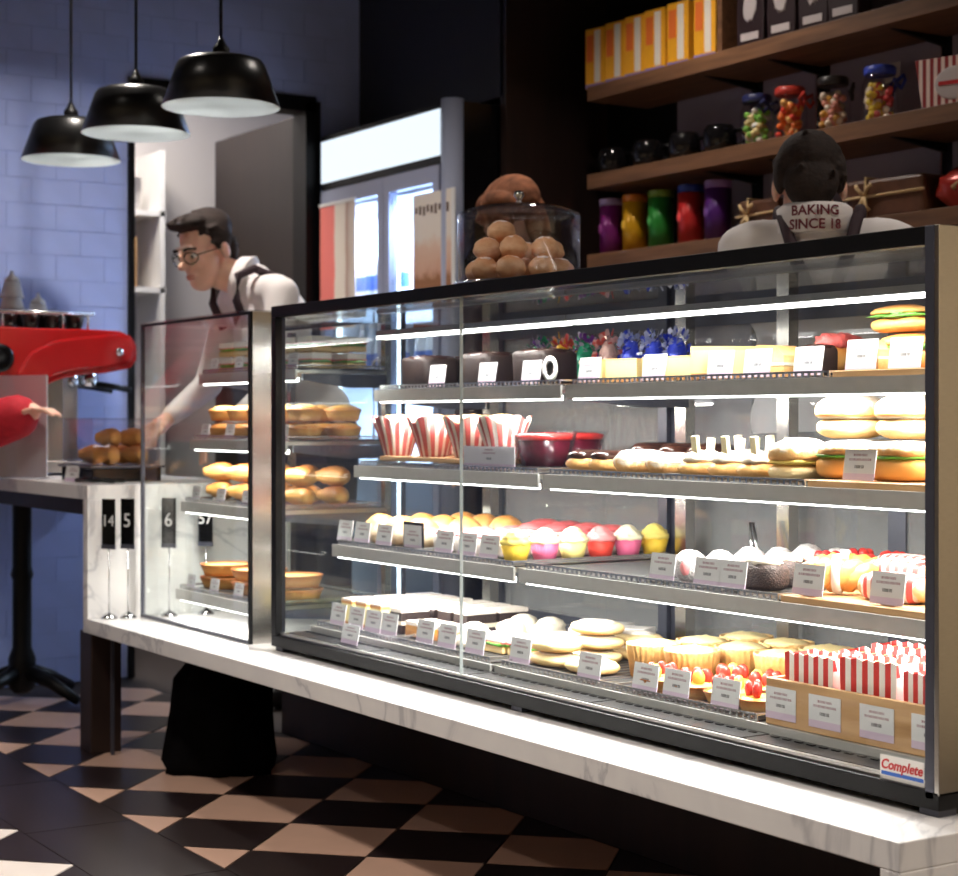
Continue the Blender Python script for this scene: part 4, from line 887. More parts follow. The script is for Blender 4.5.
def wrapcandy(c1, c2, nm, seed):
    rnd = random.Random(seed); m = [pm(nm + '_foil', c1, 0.22, 0.2, 0.3, 40), pm(nm + '_foil_b', c2, 0.25, 0.2, 0.3, 40), pm(nm + '_foil_c', tuple(0.5 * v + 0.5 for v in c2), 0.2, 0.2)]
    def f(b):
        for i in range(90):
            d = Vector((rnd.uniform(-1, 1), rnd.uniform(-1, 1), rnd.uniform(-0.5, 1))).normalized()
            c = Vector((0, 0, 0.07)) + Vector((d.x * 0.034, d.y * 0.034, d.z * 0.045)); u = d.cross(Vector((rnd.random(), rnd.random(), 1))).normalized() * 0.008; b.cm = i % 3
            tip = c + d * rnd.uniform(0.006, 0.018)
            b.add([c + u, c - u, tip + u * 0.7, tip - u * 0.5, c + d * 0.01], [(0, 1, 3, 2), (0, 1, 4)])
    food(nm, ('bag', mk(lambda b: b.ell((0, 0, 0.05), (0.030, 0.029, 0.05), 16, 12, nz=0.15, ns=3, flat=-0.05), m[0])), ('foil_frill', mk(f, m, False)))
wrapcandy(srgb(60, 80, 220), srgb(190, 200, 250), 'blue_candy', 1); wrapcandy(srgb(30, 150, 110), srgb(130, 60, 170), 'green_candy', 2); wrapcandy(srgb(240, 180, 40), srgb(220, 70, 70), 'yellow_candy', 3); wrapcandy(srgb(240, 190, 180), srgb(230, 110, 100), 'peach_candy', 4)

# price cards
def cardm():
    k = NT('price_card'); g = k.xyz(k.co()); x, z = g[0], g[2]; gn = k.noise(k.co(), 420, 1)
    nzx = k.n('ShaderNodeTexNoise'); nzx.noise_dimensions = '1D'; k.l(k.math('MULTIPLY', x, 900.0), nzx.inputs['W']); nzx.inputs['Scale'].default_value = 1.0
    ink = k.math('GREATER_THAN', nzx.outputs[0], 0.47)
    l1 = k.math('MULTIPLY', k.band(z, 0.045, 0.0495), k.band(x, -0.018, 0.018)); l2 = k.math('MULTIPLY', k.band(z, 0.0365, 0.041), k.band(x, -0.028, 0.03))
    pr = k.math('MULTIPLY', k.band(z, 0.0225, 0.0285), k.band(x, -0.012, 0.012))
    c = k.mix(k.math('MULTIPLY', k.math('ADD', l1, l2), ink), srgb(214, 214, 216), srgb(150, 112, 122)); c = k.mix(k.math('MULTIPLY', pr, ink), c, srgb(70, 66, 72)); c = k.mix(k.band(z, -1, 0.013), c, srgb(204, 184, 206))
    k.base(c); k.b.inputs['Roughness'].default_value = 0.45; return k.m
CARD = cardm()
food('price_card', ('card', mk(lambda b: b.box(-0.04, 0.04, -0.001, 0.001, 0.0, 0.058, Matrix.Rotation(-0.15, 4, 'X')), CARD, False)), ('card_foot', mk(lambda b: b.box(-0.02, 0.02, 0.001, 0.016, 0.0, 0.003), M['wire'], False)))
def card(x, y, z, what, grp, rz=0.0, sc=1.0): spawn('price_card', f'small white price card in front of {what}', 'price card', x, y, z + EPS, rz, sc, grp)

# ---------------------------------------------------------------- stocking the long case
def X(px, Y): return onY(px, 400, Y).x
z1, z2, z3, z4 = [z + EPS for z in ZF]; b1, b2, b3, b4 = [z + EPS for z in ZBD]
ONB = lambda x, k: (ZBD if x > -0.56 else ZF)[k] + EPS
g = 'chocolate cakes on the top shelf'
for i, px in enumerate((430, 490, 545)):
    for Y in (0.41, 0.54) if i < 1 else (0.41,):
        spawn('chocolate_cake', ['dark chocolate cake behind the card on the top shelf', 'dark chocolate cake in the back row of the top shelf'][Y > 0.5], 'cake', X(px, 0.41), Y, z1, 0.05 * i, 1.05, g)
for px in (436, 486, 530): card(X(px, 0.335), 0.335, z1, 'the dark chocolate cakes on the top shelf', 'price cards on the top shelf')
t = thing('round_badge', 'white ring shaped paper badge beside the chocolate cakes', 'badge', (X(550, 0.36), 0.36, z1))
b = sm(); b.lathe([(0.018, -0.001), (0.032, -0.001), (0.032, 0.001), (0.018, 0.001), (0.018, -0.001)], 28, T=Matrix.Translation((0, 0, 0.036)) @ Matrix.Rotation(PI / 2, 4, 'X')); b.build('ring', PAPERW, t)
b = MB(); b.box(-0.004, 0.004, -0.001, 0.001, 0, 0.006); b.build('foot_clip', M['wire'], t)
for i, px in enumerate((600, 628, 664, 688)):
    spawn('cheesecake_block', 'pale cheesecake slice with white top on the top shelf', 'cake slice', X(px, 0.40), 0.40, z1, 0.3 * (i % 2), 1.0, 'cheesecake slices on the top shelf')
spawn('cheesecake_slice', 'tall wedge of yellow cheesecake between two price cards', 'cake slice', X(727, 0.40), 0.40, z1, 2.2, (1.25, 1.25, 1.35))
spawn('sponge_slice', 'tan sponge slice with cream line on the top shelf', 'cake slice', X(778, 0.40), 0.40, z1, 0.0, 1.0)
spawn('chocolate_cake', 'small dark cake beside the timber board on the top shelf', 'cake', X(822, 0.40), 0.39, z1, 0, (0.5, 0.5, 0.75))
spawn('sponge_slice', 'tan sponge slice on the edge of the top timber board', 'cake slice', -0.497, 0.365, b1, 0.0, (0.62, 0.8, 0.85))
for px, w in ((588, 'the pale cheesecake slices'), (653, 'the pale cheesecake slices')): card(X(px, 0.335), 0.335, z1, w + ' on the top shelf', 'price cards on the top shelf')
card(X(719, 0.335), 0.335, z1, 'the tall yellow cheesecake wedge', 'price cards on the top shelf'); card(X(756, 0.335), 0.335, z1, 'the tan sponge slice', 'price cards on the top shelf'); card(X(807, 0.335), 0.335, z1, 'the small dark cake', 'price cards on the top shelf')
card(X(860, 0.325), 0.325, b1, 'the salami rolls', 'price cards on the top shelf'); card(X(904, 0.325), 0.325, b1, 'the lettuce roll', 'price cards on the top shelf')
food('long_roll', ('bread', mk(lambda b: b.ell((0, 0, 0.022), (0.036, 0.085, 0.024), 22, 14, p=0.75, nz=0.05, flat=-0.022), GOLD)), ('leaf', mk(lambda b: b.ell((0.0, -0.004, 0.046), (0.04, 0.082, 0.012), 24, 10, nz=0.5, ns=7), LEAF)), ('bread_top', mk(lambda b: b.ell((-0.006, 0.01, 0.056), (0.032, 0.078, 0.022), 22, 12, nz=0.06, flat=-0.004), GOLD)))
food('salami_roll', ('bread', F['long_roll'][0][1]), ('salami', mk(lambda b: b.ell((0, 0, 0.046), (0.042, 0.08, 0.015), 24, 10, nz=0.35, ns=8), HAM)))
spawn('salami_roll', 'long bread roll topped with pink salami on the top shelf', 'roll', X(832, 0.47), 0.49, b1, 0.35, (1.0, 1.0, 1.35))
spawn('long_roll', 'long bread roll with green lettuce under another on the top board', 'roll', X(912, 0.40), 0.405, b1, 1.5, (1.0, 0.95, 0.9))
spawn('long_roll', 'long bread roll with green lettuce stacked on top by the steel end', 'roll', X(904, 0.40), 0.405, b1 + 0.0715, 1.5, (1.05, 0.95, 0.68))
for i, (px, kd, nm) in enumerate(((538, 'green_candy', 'green and purple'), (562, 'yellow_candy', 'yellow and red'), (585, 'green_candy', 'green and purple'), (608, 'peach_candy', 'peach and red'), (631, 'blue_candy', 'blue and silver'), (654, 'blue_candy', 'blue and silver'), (677, 'blue_candy', 'blue and silver'))):
    spawn(kd, f'{nm} foil wrapped sweet bag behind the cheesecakes', 'sweets', X(px, 0.60), 0.60, z1, i * 0.7, (0.85, 0.85, 1.12), 'foil sweet bags on the top shelf')
# --- second shelf
b = MB(); b.box(0, 0.5, 0, 0.3, 0, 0.012); tag(b.build('serving_board', M['wood'], None, (-2.27, 0.275, ZS[1] + 0.017), bevel=0.002), 'light timber serving board under the striped muffins', 'board')
for i, px in enumerate((398, 434, 470, 503)):
    spawn('muffin', 'muffin in a flared red striped paper case on the serving board', 'muffin', X(px, 0.34), 0.34, ZS[1] + 0.0295, 0.4 * i, (1.22, 1.22, 1.02), 'striped muffins on the serving board')
for i, px in enumerate((450, 484)):
    spawn('muffin', 'muffin in a flared red striped paper case on the serving board', 'muffin', X(px, 0.50), 0.50, ZS[1] + 0.0295, 0.3 * i, (1.22, 1.22, 1.02), 'striped muffins on the serving board')
t = thing('card_holder', 'wide clear card holder with pale card before the striped muffins', 'card holder', (X(489, 0.262), 0.262, z2))
b = MB(); b.box(-0.115, 0.115, -0.001, 0.001, 0.0, 0.055); b.build('card', CARD, t)
b = MB(); b.box(-0.12, 0.12, -0.004, -0.002, 0.0, 0.058); b.build('front_sheet', M['acrylic'], t)
b = MB(); b.box(-0.12, 0.12, 0.002, 0.012, 0.0, 0.004); b.build('foot', M['acrylic'], t)
for px, Y in ((545, 0.36), (576, 0.54)): spawn('berry_bowl', 'clear bowl of dark berry pudding with bright red top', 'bowl', X(px, Y), Y, z2, 0, 1.0, 'berry puddings on the second shelf')
for px, Y in ((592, 0.34), (615, 0.34)): spawn('chocolate_eclair', 'glossy chocolate eclair beside the powdered eclair', 'eclair', X(px, Y), Y, z2, 0.15, (1.1, 0.95, 1.1), 'chocolate eclairs on the second shelf')
for px in (600, 628, 656): spawn('chocolate_eclair', 'glossy chocolate eclair in the back row of the second shelf', 'eclair', X(px, 0.34), 0.50, z2, 0.1, (1.1, 0.95, 1.45), 'chocolate eclairs on the second shelf')
spawn('powdered_eclair', 'long sugar powdered eclair with cream', 'eclair', X(642, 0.335), 0.335, z2, 0.25, 1.05); spawn('powdered_eclair', 'second sugar powdered eclair next to the chocolate stick eclairs', 'eclair', X(672, 0.35), 0.35, z2, 0.25, 0.95)
for i, px in enumerate((704, 734, 763)): spawn('stick_eclair', 'cream topped eclair with white chocolate sticks', 'eclair', X(px, 0.34), 0.34, z2, 0.3, 1.0, 'white chocolate stick eclairs')
for px in (748, 780): spawn('stick_eclair', 'cream topped eclair with white chocolate sticks', 'eclair', X(px, 0.5), 0.50, z2, 0.2, 1.0, 'white chocolate stick eclairs')
spawn('cream_bun', 'sugar dusted bun with yellow filling at the board edge', 'bun', X(808, 0.35), 0.33, z2, 0, 1.0)
for i, (px, Y) in enumerate(((853, 0.345), (905, 0.33))): spawn('filled_roll', ['soft roll with green filling under the big sugared bun', 'orange bread roll with green filling beside the steel end'][i], 'roll', X(px, Y), Y, b2, 0.1 * i, (1.05, 1.1, 1.0))
for i, (px, Y) in enumerate(((870, 0.50), (925, 0.50))): spawn('filled_roll', 'soft filled roll in the back row of the second shelf board', 'roll', X(px, Y), Y, b2, 0.2, (1.05, 1.1, 1.0), 'back rolls on the second board')
spawn('big_bun', 'big round sugared bun stacked on the soft roll', 'bun', X(851, 0.40), 0.40, b2 + 0.0765, 0, (1.0, 1.0, 0.86)); spawn('big_bun', 'big round sugared bun stacked next to the steel end', 'bun', X(912, 0.40), 0.40, b2 + 0.0765, 0, (1.0, 1.0, 0.86))
card(X(858, 0.262), 0.262, b2, 'the stacked sugared buns', 'price cards on the second shelf')
# --- third shelf
for i, x in enumerate((-2.26, -2.15, -2.04)):
    for j, Y in enumerate((0.275, 0.40, 0.525)): spawn('round_bun', 'round glossy brown bun on the third shelf', 'bun', x + 0.01 * j, Y, z3, i + j, 1.05, 'round brown buns on the third shelf')
for i, x in enumerate((-1.93, -1.83, -1.73, -1.63)):
    for j, Y in enumerate((0.29, 0.39, 0.49, 0.59)):
        kd = 'rose_cake' if (j > 1 and i > 0) or j == 3 else 'iced_cake'
        spawn(kd, ['small white cake with pale pink icing beside the cupcakes', 'small white cake with deep rose icing behind the pink ones'][kd == 'rose_cake'], 'cake', x, Y, z3, i, 1.0 if kd == 'iced_cake' else 1.12, 'iced cakes on the third shelf')
for i, kd in enumerate(('yellow_cupcake', 'pink_cupcake', 'lemon_cupcake', 'red_cupcake', 'pink_cupcake', 'yellow_cupcake')):
    lb = {'yellow_cupcake': 'cupcake with yellow frosting in a yellow case', 'pink_cupcake': 'cupcake with cream frosting in a pink case', 'lemon_cupcake': 'cupcake with pale frosting in a pale lemon case', 'red_cupcake': 'cupcake with pink frosting in a red case'}[kd]
    lb += ', front half of the row' if i < 3 else ', back half of the row'
    spawn(kd, lb, 'cupcake', -1.525, 0.225 + i * 0.083, z3, i, 0.92, 'cupcakes in a row on the third shelf')
for px, w in ((344, 'the round brown buns'), (361, 'the round brown buns'), (383, 'the round brown buns'), (443, 'the iced cakes'), (466, 'the iced cakes'), (488, 'the iced cakes')): card(X(px, 0.2), 0.2, z3, w + ' on the third shelf', 'price cards on the third shelf')
t = thing('framed_price_card', 'black framed price card before the brown buns', 'price card', (X(413, 0.205), 0.205, z3))
b = MB(); b.box(-0.05, 0.05, 0.0, 0.004, 0, 0.072); b.build('frame', M['black'], t); b = MB(); b.box(-0.044, 0.044, -0.0012, -0.0002, 0.006, 0.064); b.build('card', CARD, t)
for i, (dx, Y) in enumerate(((-0.90, 0.24), (-0.90, 0.322), (-0.90, 0.404), (-0.90, 0.486), (-0.90, 0.568), (-0.81, 0.404), (-0.81, 0.486), (-0.81, 0.568))):
    spawn('coconut_ball', 'round coconut dusted cake ball with a pink dab', 'cake', dx, Y, z3, 0.6, 1.0 if i % 2 else 1.06, 'coconut balls on the third shelf')
for i, (px, Y) in enumerate(((764, 0.25), (776, 0.345))): spawn('sprinkle_roll', ['chocolate sprinkle roll with cream behind the price cards', 'chocolate sprinkle roll with cream in the second row'][i], 'cake', X(px, Y) + 0.03 * i, Y, z3, 0.1, 1.0)
for i, (px, Y) in enumerate(((828, 0.47), (862, 0.47), (860, 0.575), (893, 0.575))): spawn('berry_bun', 'sugared bun topped with cream and red berries on the third shelf', 'bun', X(px, Y), Y, ONB(X(px, Y) - 0.045, 2), i, 1.0, 'berry buns on the third shelf')
for i, (px, Y) in enumerate(((838, 0.262), (846, 0.36))): spawn('pastry_twist', ['golden orange twisted pastry with paper ribbon in the front row', 'golden orange twisted pastry with paper ribbon in the second row'][i], 'pastry', X(px, Y), Y, b3, -0.95, (1.05, 1.0, 1.25), 'twisted pastries on the third board')
for i, (px, Y, sz) in enumerate(((897, 0.262, 1.1), (903, 0.345, 1.5), (908, 0.43, 1.5))): spawn('paper_roll', ['pastry in a red striped paper sleeve behind the price card', 'pastry in a red striped paper sleeve in the second row', 'pastry in a red striped paper sleeve in the third row'][i], 'pastry', X(px, Y), Y, b3, 0.0, (1.0, 1.1, sz))
for px, w in ((661, 'the front coconut ball'), (706, 'the coconut balls'), (731, 'the coconut balls')): card(X(px, 0.195), 0.195, z3, w + ' on the third shelf', 'price cards on the third shelf')
card(X(807, 0.19), 0.19, b3 if X(807, 0.19) > -0.55 else z3, 'the chocolate sprinkle roll', 'price cards on the third shelf'); card(X(886, 0.195), 0.195, b3, 'the striped paper sleeve pastry', 'price cards on the third shelf')
t = thing('cake_tongs', 'thin steel serving tongs leaning behind the coconut balls', 'tongs', (X(741, 0.56), 0.605, z3))
b = sm(); b.tube([(-0.012, 0, 0.0), (-0.03, 0.01, 0.1)], 0.004, 6); b.build('arm', M['chrome'], t); b = sm(); b.tube([(0.012, 0, 0.0), (-0.02, 0.01, 0.1)], 0.004, 6); b.build('arm', M['chrome'], t)
# --- lowest shelf
for i, x in enumerate((-2.27, -2.19, -2.11)):
    for j, Y in enumerate((0.215, 0.315, 0.415)): spawn('vanilla_slice', 'pale custard slice with white icing on the lowest shelf', 'cake slice', x, Y, z4, 0.0, 1.0, 'custard slices on the lowest shelf')
for i, x in enumerate((-2.03, -1.95, -1.87)):
    for j, Y in enumerate((0.33, 0.43)): spawn('chocolate_slice', 'layered chocolate slice with white icing in the middle rows', 'cake slice', x - 0.0, Y, z4, 0.0, 1.05, 'chocolate slices on the lowest shelf')
spawn('chocolate_slice', 'layered chocolate slice next to the front custard slices', 'cake slice', -2.03, 0.23, z4, 0, 1.0)
for i, x in enumerate((-1.945, -1.865, -1.785)): spawn('caramel_slice', 'low caramel slice with white icing in the front row', 'cake slice', x, 0.225, z4, 0, 1.0, 'caramel slices on the lowest shelf')
for i, (x, Y) in enumerate(((-1.70, 0.22), (-1.70, 0.33), (-1.78, 0.42), (-1.69, 0.44), (-1.60, 0.36))): spawn('meringue', 'swirled white meringue near the caramel slices', 'meringue', x, Y, z4, i, 1.0, 'meringues on the lowest shelf')
for i, (x, Y) in enumerate(((-1.58, 0.23), (-1.49, 0.24), (-1.49, 0.34), (-1.55, 0.46), (-1.60, 0.57), (-1.50, 0.56))): spawn('sandwich', 'white bread sandwich with lettuce and ham on the lowest shelf', 'sandwich', x, Y, z4, 0.1 * i, 0.95, 'sandwiches on the lowest shelf')
for px, w in ((337, 'the custard slices'), (355, 'the custard slices'), (372, 'the custard slices'), (388, 'the front chocolate slice'), (424, 'the caramel slices'), (446, 'the caramel slices'), (474, 'the meringues')): card(X(px, 0.135), 0.135, z4, w + ' on the lowest shelf', 'price cards on the lowest shelf', 0, 1.0)
card(X(519, 0.135), 0.135, z4, 'the sandwiches on the lowest shelf', 'price cards on the lowest shelf')
for i, (x, Y, s) in enumerate(((-1.325, 0.20, 0), (-1.32, 0.31, 0), (-1.31, 0.42, 0), (-1.185, 0.20, 0), (-1.325, 0.20, 1), (-1.315, 0.31, 1), (-1.31, 0.42, 1), (-1.315, 0.31, 2))): spawn('flat_pastry', ['flat pale pastry with white icing under others in its pile', 'flat pale pastry with white icing on top of its pile'][s > 0] + ' beside the tall pies', 'pastry', x, Y, z4 + s * 0.0325, 0.05 * s, 1.0, 'flat pastries on the lowest shelf')
for i, x in enumerate((-1.055, -0.925)):
    for j, Y in enumerate((0.28, 0.405, 0.53)): spawn('tall_pie', ['tall fluted pie with pale baked filling, nearer the flat pastries', 'tall fluted pie with pale baked filling, nearer the fruit tarts'][i], 'pie', x + (0.0 if j else -0.015), Y, z4, i + j, 0.97, 'tall pies on the lowest shelf')
for j, Y in enumerate((0.40, 0.525)): spawn('tall_pie', 'tall fluted pie with pale baked filling behind the fruit tarts', 'pie', -0.795, Y, z4, j, 0.97, 'tall pies on the lowest shelf')
for i, (x, Y) in enumerate(((-0.896, 0.165), (-0.796, 0.168), (-0.696, 0.168), (-0.597, 0.165), (-0.80, 0.268), (-0.698, 0.266), (-0.597, 0.266), (-0.694, 0.366), (-0.596, 0.366), (-0.60, 0.466))): spawn('fruit_tart', ['fruit tart with strawberries in the front row beside the timber crate', 'fruit tart with strawberries in the second row beside the timber crate', 'fruit tart with strawberries in the third row beside the timber crate', 'fruit tart with strawberries in the last row beside the timber crate'][0 if Y < 0.2 else 1 if Y < 0.3 else 2 if Y < 0.4 else 3], 'tart', x, Y, z4, i * 0.9, 1.0, 'fruit tarts on the lowest shelf')
for px, w in ((588, 'the tall fluted pies'), (644, 'the fruit tarts'), (675, 'the fruit tarts'), (724, 'the fruit tarts')): card(X(px, 0.118), 0.118, z4, w + ' on the lowest shelf', 'price cards on the lowest shelf')
card(X(349, 0.05), 0.05, ZL + 0.0505, 'the case deck below the custard slices', 'price cards on the lowest shelf', 0, (1.1, 1, 0.85))
# crate of striped bags
cz = ZS[3] + 0.0008; cx0, cx1, cy0, cy1 = -0.525, -0.034, 0.112, 0.52
cr = thing('timber_crate', 'pale timber crate with four price labels full of striped bags', 'crate', (0, 0, 0))
b = MB(); b.box(cx0, cx1, cy0, cy0 + 0.012, cz, cz + 0.085); b.build('front_board', M['wood'], cr, bevel=0.0015)
b = MB(); b.box(cx0, cx1, cy1 - 0.012, cy1, cz, cz + 0.085); b.build('back_board', M['wood'], cr)
for x in (cx0, cx1 - 0.012): b = MB(); b.box(x, x + 0.012, cy0 + 0.012, cy1 - 0.012, cz, cz + 0.085); b.build('side_board', M['wood'], cr)
b = MB(); b.box(cx0 + 0.012, cx1 - 0.012, cy0 + 0.012, cy1 - 0.012, cz, cz + 0.006); b.build('bottom', M['wood'], cr)
lblm = mk(lambda b: b.box(-0.04, 0.04, -0.001, 0.0, 0.0, 0.058), CARD, False)
for px in (781, 825, 877, 930): ob('price_label', lblm, cr, (X(px, cy0), cy0 - 0.0005, cz + 0.012))
k_ = 0
for r, Y in enumerate((0.165, 0.235, 0.305, 0.375)):
    for i in range(3):
        x = cx0 + 0.09 + i * 0.145 + (0.014 if r % 2 else 0)
        spawn('striped_bag', ['red striped paper bag of biscuits in the front row of the crate', 'red striped paper bag of biscuits in the second row of the crate', 'red striped paper bag of biscuits in the third row of the crate', 'red striped paper bag of biscuits in the back row of the crate'][r], 'paper bag', x, Y, cz + 0.007, 0.12 * math.sin(k_ * 2.3), (1, 1, 1.0 + 0.06 * math.sin(k_ * 1.7)), 'striped bags in the crate'); k_ += 1
for i, x in enumerate((-0.42, -0.28, -0.14)): spawn('round_bun', 'brown bun in a bag behind the crate', 'bun', x, 0.575, ZS[3] + 0.001, i, (1.15, 1.1, 1.9), 'bagged buns behind the crate', 'wrapped_bun')
# --- small cabinet
q = 0
for k in range(4):
    zz = Z2[k] + 0.0065 + EPS; x0, x1 = X2S[k] + 0.07, X3 - 0.09
    kinds = [('sandwich', 'sandwich'), ('golden_pie', 'golden pie'), ('croissant', 'croissant'), ('quiche', 'wide golden quiche')][k]
    n = {0: 6, 1: 5, 2: 4, 3: 3}[k]
    hgt = {0: 0.0475, 1: 0.0505, 2: 0.056, 3: 0.039}[k]
    rows = [(Y2[k] + 0.085, Y2[k] + 0.2), (Y2[k] + 0.085, Y2[k] + 0.21), (Y2[k] + 0.09, Y2[k] + 0.2), (Y2[k] + 0.125,)][k]
    for j, Y in enumerate(rows):
        for lay in range(2):
            for i in range(n):
                x = lerp(x0 + (0.03 if k == 3 else 0), x1 - (0.03 if k == 3 else 0), i / (n - 1))
                rw = ['front', 'back'][j] + ' row' if len(rows) > 1 else 'single row'
                spawn(kinds[0], f'{kinds[1]} in the {["lower", "upper"][lay]} layer, {rw}, {tn[k]} small cabinet shelf', 'pastry', x, Y, zz + lay * (hgt + 0.001), 0.2 * ((i + lay) % 3) if k != 0 else 0.1, 0.93, f'{kinds[1]} rows in the small cabinet')
    for i in range(4): card(lerp(x0, x1, i / 3), Y2[k] + 0.014, zz - EPS, f'the {kinds[1]} row in the small cabinet', 'price cards in the small cabinet', 0, 0.75)

# ---------------------------------------------------------------- coffee machine on the raised counter
RED = pm('red_enamel', srgb(176, 22, 26), 0.18, 0.0, 0.05, 6, coat=0.6)
XM = -4.30
def mpoly(pts): return [(onX(a, c, XM).y, onX(a, c, XM).z) for a, c in pts]
cm_ = thing('coffee_machine', 'large red espresso machine on the raised counter', 'coffee machine', (0, 0, 0))
body = mpoly([(-4, 326), (32, 328), (85, 329), (120, 331), (131, 336), (137, 346), (137, 360), (131, 368), (106, 373), (80, 375), (58, 380), (41, 388), (33, 400), (26, 425), (-4, 425)])
b = MB(); b.prism(body, 'x', XM - 0.03, XM); b.build('side_panel', RED, cm_, bevel=0.006)
b = MB(); b.prism(body, 'x', XM - 0.46, XM - 0.43); b.build('side_panel', RED, cm_, bevel=0.006)
wing = mpoly([(16, 372), (30, 352), (52, 341), (80, 337), (118, 334), (130, 340), (134, 350), (130, 362), (104, 368), (76, 370), (52, 376), (36, 385), (24, 402), (14, 400)])
b = MB(); b.prism(wing, 'x', XM, XM + 0.018); b.build('raised_wing', RED, cm_, bevel=0.012)
ym0, ym1 = body[0][0], body[4][0]
b = MB(); b.box(XM - 0.43, XM - 0.03, ym0 + 0.02, ym1 - 0.03, body[7][1] + 0.02, body[0][1] - 0.006); b.build('housing', M['steel'], cm_, bevel=0.004)
b = MB(); b.box(XM - 0.43, XM - 0.03, ym0 + 0.02, ym0 + 0.26, ZU + 0.03, body[7][1] + 0.02); b.build('boiler_box', M['steel'], cm_, bevel=0.004)
b = MB(); b.box(XM - 0.43, XM - 0.30, ym0 + 0.265, ym1 - 0.10, ZU + 0.056, body[7][1] + 0.018); b.build('back_splash', M['steelh'], cm_)
b = MB(); b.box(XM - 0.45, XM - 0.01, ym0 + 0.02, ym1 - 0.04, ZU + 0.012, ZU + 0.055); b.build('drip_tray', M['steelh'], cm_, bevel=0.004)
for x in (XM - 0.42, XM - 0.05):
    for y in (ym0 + 0.05, ym1 - 0.08): b = sm(); b.lathe([(0.018, 0), (0.02, 0.013)], 14, c=(x, y, ZU + 0.0005)); b.build('foot', M['black'], cm_)
kp = onX(119, 352, XM + 0.018)
b = sm(); b.lathe([(0.0, 0), (0.016, 0), (0.014, 0.012), (0.006, 0.016), (0, 0.016)], 18, T=Matrix.Translation((XM + 0.018, kp.y, kp.z)) @ Matrix.Rotation(PI / 2, 4, 'Y')); b.build('knob', M['chrome'], cm_)
kp = onX(0, 358, XM)
b = sm(); b.lathe([(0.0, 0), (0.052, 0), (0.05, 0.008), (0.036, 0.010), (0, 0.011)], 28, T=Matrix.Translation((XM, kp.y, kp.z)) @ Matrix.Rotation(PI / 2, 4, 'Y')); b.build('hole_disc', M['blackgloss'], cm_)  # black disc stands in for the round dark hole
for i in range(2):
    gx = XM - 0.13 - 0.2 * i; gy = ym1 - 0.12; gz = body[8][1] - 0.03
    b = sm(); b.lathe([(0.0, -0.02), (0.032, -0.02), (0.036, 0.0), (0.03, 0.06), (0, 0.06)], 20, c=(gx, gy, gz)); gh = b.build('group_head', M['chrome'], cm_)
    b = sm(); b.tube([(gx, gy + 0.03, gz - 0.01), (gx, gy + 0.08, gz - 0.015), (gx, gy + 0.17, gz - 0.03)], 0.012, 10); b.build('handle', M['black'], gh)
rz_ = body[0][1] + 0.055
b = sm(); b.tube([(XM - 0.02, ym0 + 0.01, rz_), (XM - 0.02, ym1 - 0.14, rz_), (XM - 0.42, ym1 - 0.14, rz_)], 0.008, 8)
for y in (ym0 + 0.03, 0.5 * (ym0 + ym1), ym1 - 0.16): b.tube([(XM - 0.02, y, body[0][1] - 0.008), (XM - 0.02, y, rz_)], 0.005, 6)
b.build('cup_rail', M['wire'], cm_)['kind'] = 'stuff'
CUPD = pm('dark_cup', srgb(40, 34, 34), 0.3); CUPG = glassm('tumbler_glass', (0.93, 0.94, 0.96), 3.0, 0.05)
ct_ = body[0][1] + 0.001
cupd = sm(); cupd.lathe([(0, 0), (0.024, 0), (0.036, 0.05), (0.038, 0.06), (0.035, 0.06), (0.033, 0.05), (0.022, 0.004), (0, 0.003)], 22); cupdm = cupd.mesh('cup_body', CUPD)
ch_ = sm(); ch_.tube([(0.034, 0, 0.048), (0.05, 0, 0.046), (0.05, 0, 0.026), (0.03, 0, 0.02)], 0.004, 6); chm = ch_.mesh('handle', CUPD)
for i in range(4):
    for j in range(2):
        t = thing('coffee_cup', ['small dark coffee cup along the rail of the red espresso machine', 'small dark coffee cup in the inner row on the espresso machine'][j], 'cup', (XM - 0.085 - 0.1 * j, ym0 + 0.07 + i * 0.084, ct_), 0.0, 'dark cups on the espresso machine'); ob('cup_body', cupdm, t); ob('handle', chm, t)
wc = sm(); wc.lathe([(0, 0), (0.03, 0), (0.044, 0.055), (0.046, 0.06), (0.042, 0.06), (0.028, 0.006), (0, 0.005)], 22); wcm = wc.mesh('cup', M['cupw'])
for q, (yy, n_) in enumerate(((onX(12, 300, XM - 0.30).y, 4), (onX(38, 300, XM - 0.30).y, 2))):
    t = thing('white_cup_stack', ['taller stack of upturned white cups on the espresso machine', 'shorter stack of upturned white cups on the espresso machine'][q], 'cups', (XM - 0.30, yy, ct_), 0, 'white cup stacks')
    for i in range(n_): o = ob('cup', wcm, t, (0, 0, 0.062 + i * 0.04)); o.rotation_euler = (PI, 0, 0)
    b = sm(); b.lathe([(0.03, 0.0625 + (n_ - 1) * 0.04), (0.026, 0.075 + (n_ - 1) * 0.04), (0.01, 0.088 + (n_ - 1) * 0.04), (0.005, 0.105 + (n_ - 1) * 0.04)], 16); b.build('cap', M['cupw'], t)
tm = sm(); tm.lathe([(0, 0), (0.03, 0), (0.036, 0.09), (0.034, 0.09), (0.028, 0.006), (0, 0.005)], 20); tmm = tm.mesh('tumbler', CUPG)
for i, yy in enumerate([onX(px_, 300, XM - 0.395).y for px_ in (4, 25, 46)]): tag(ob('glass_tumbler', tmm, None, (XM - 0.385, yy, ct_)), 'clear glass tumbler standing behind the dark cups', 'glass', 'tumblers on the espresso machine')
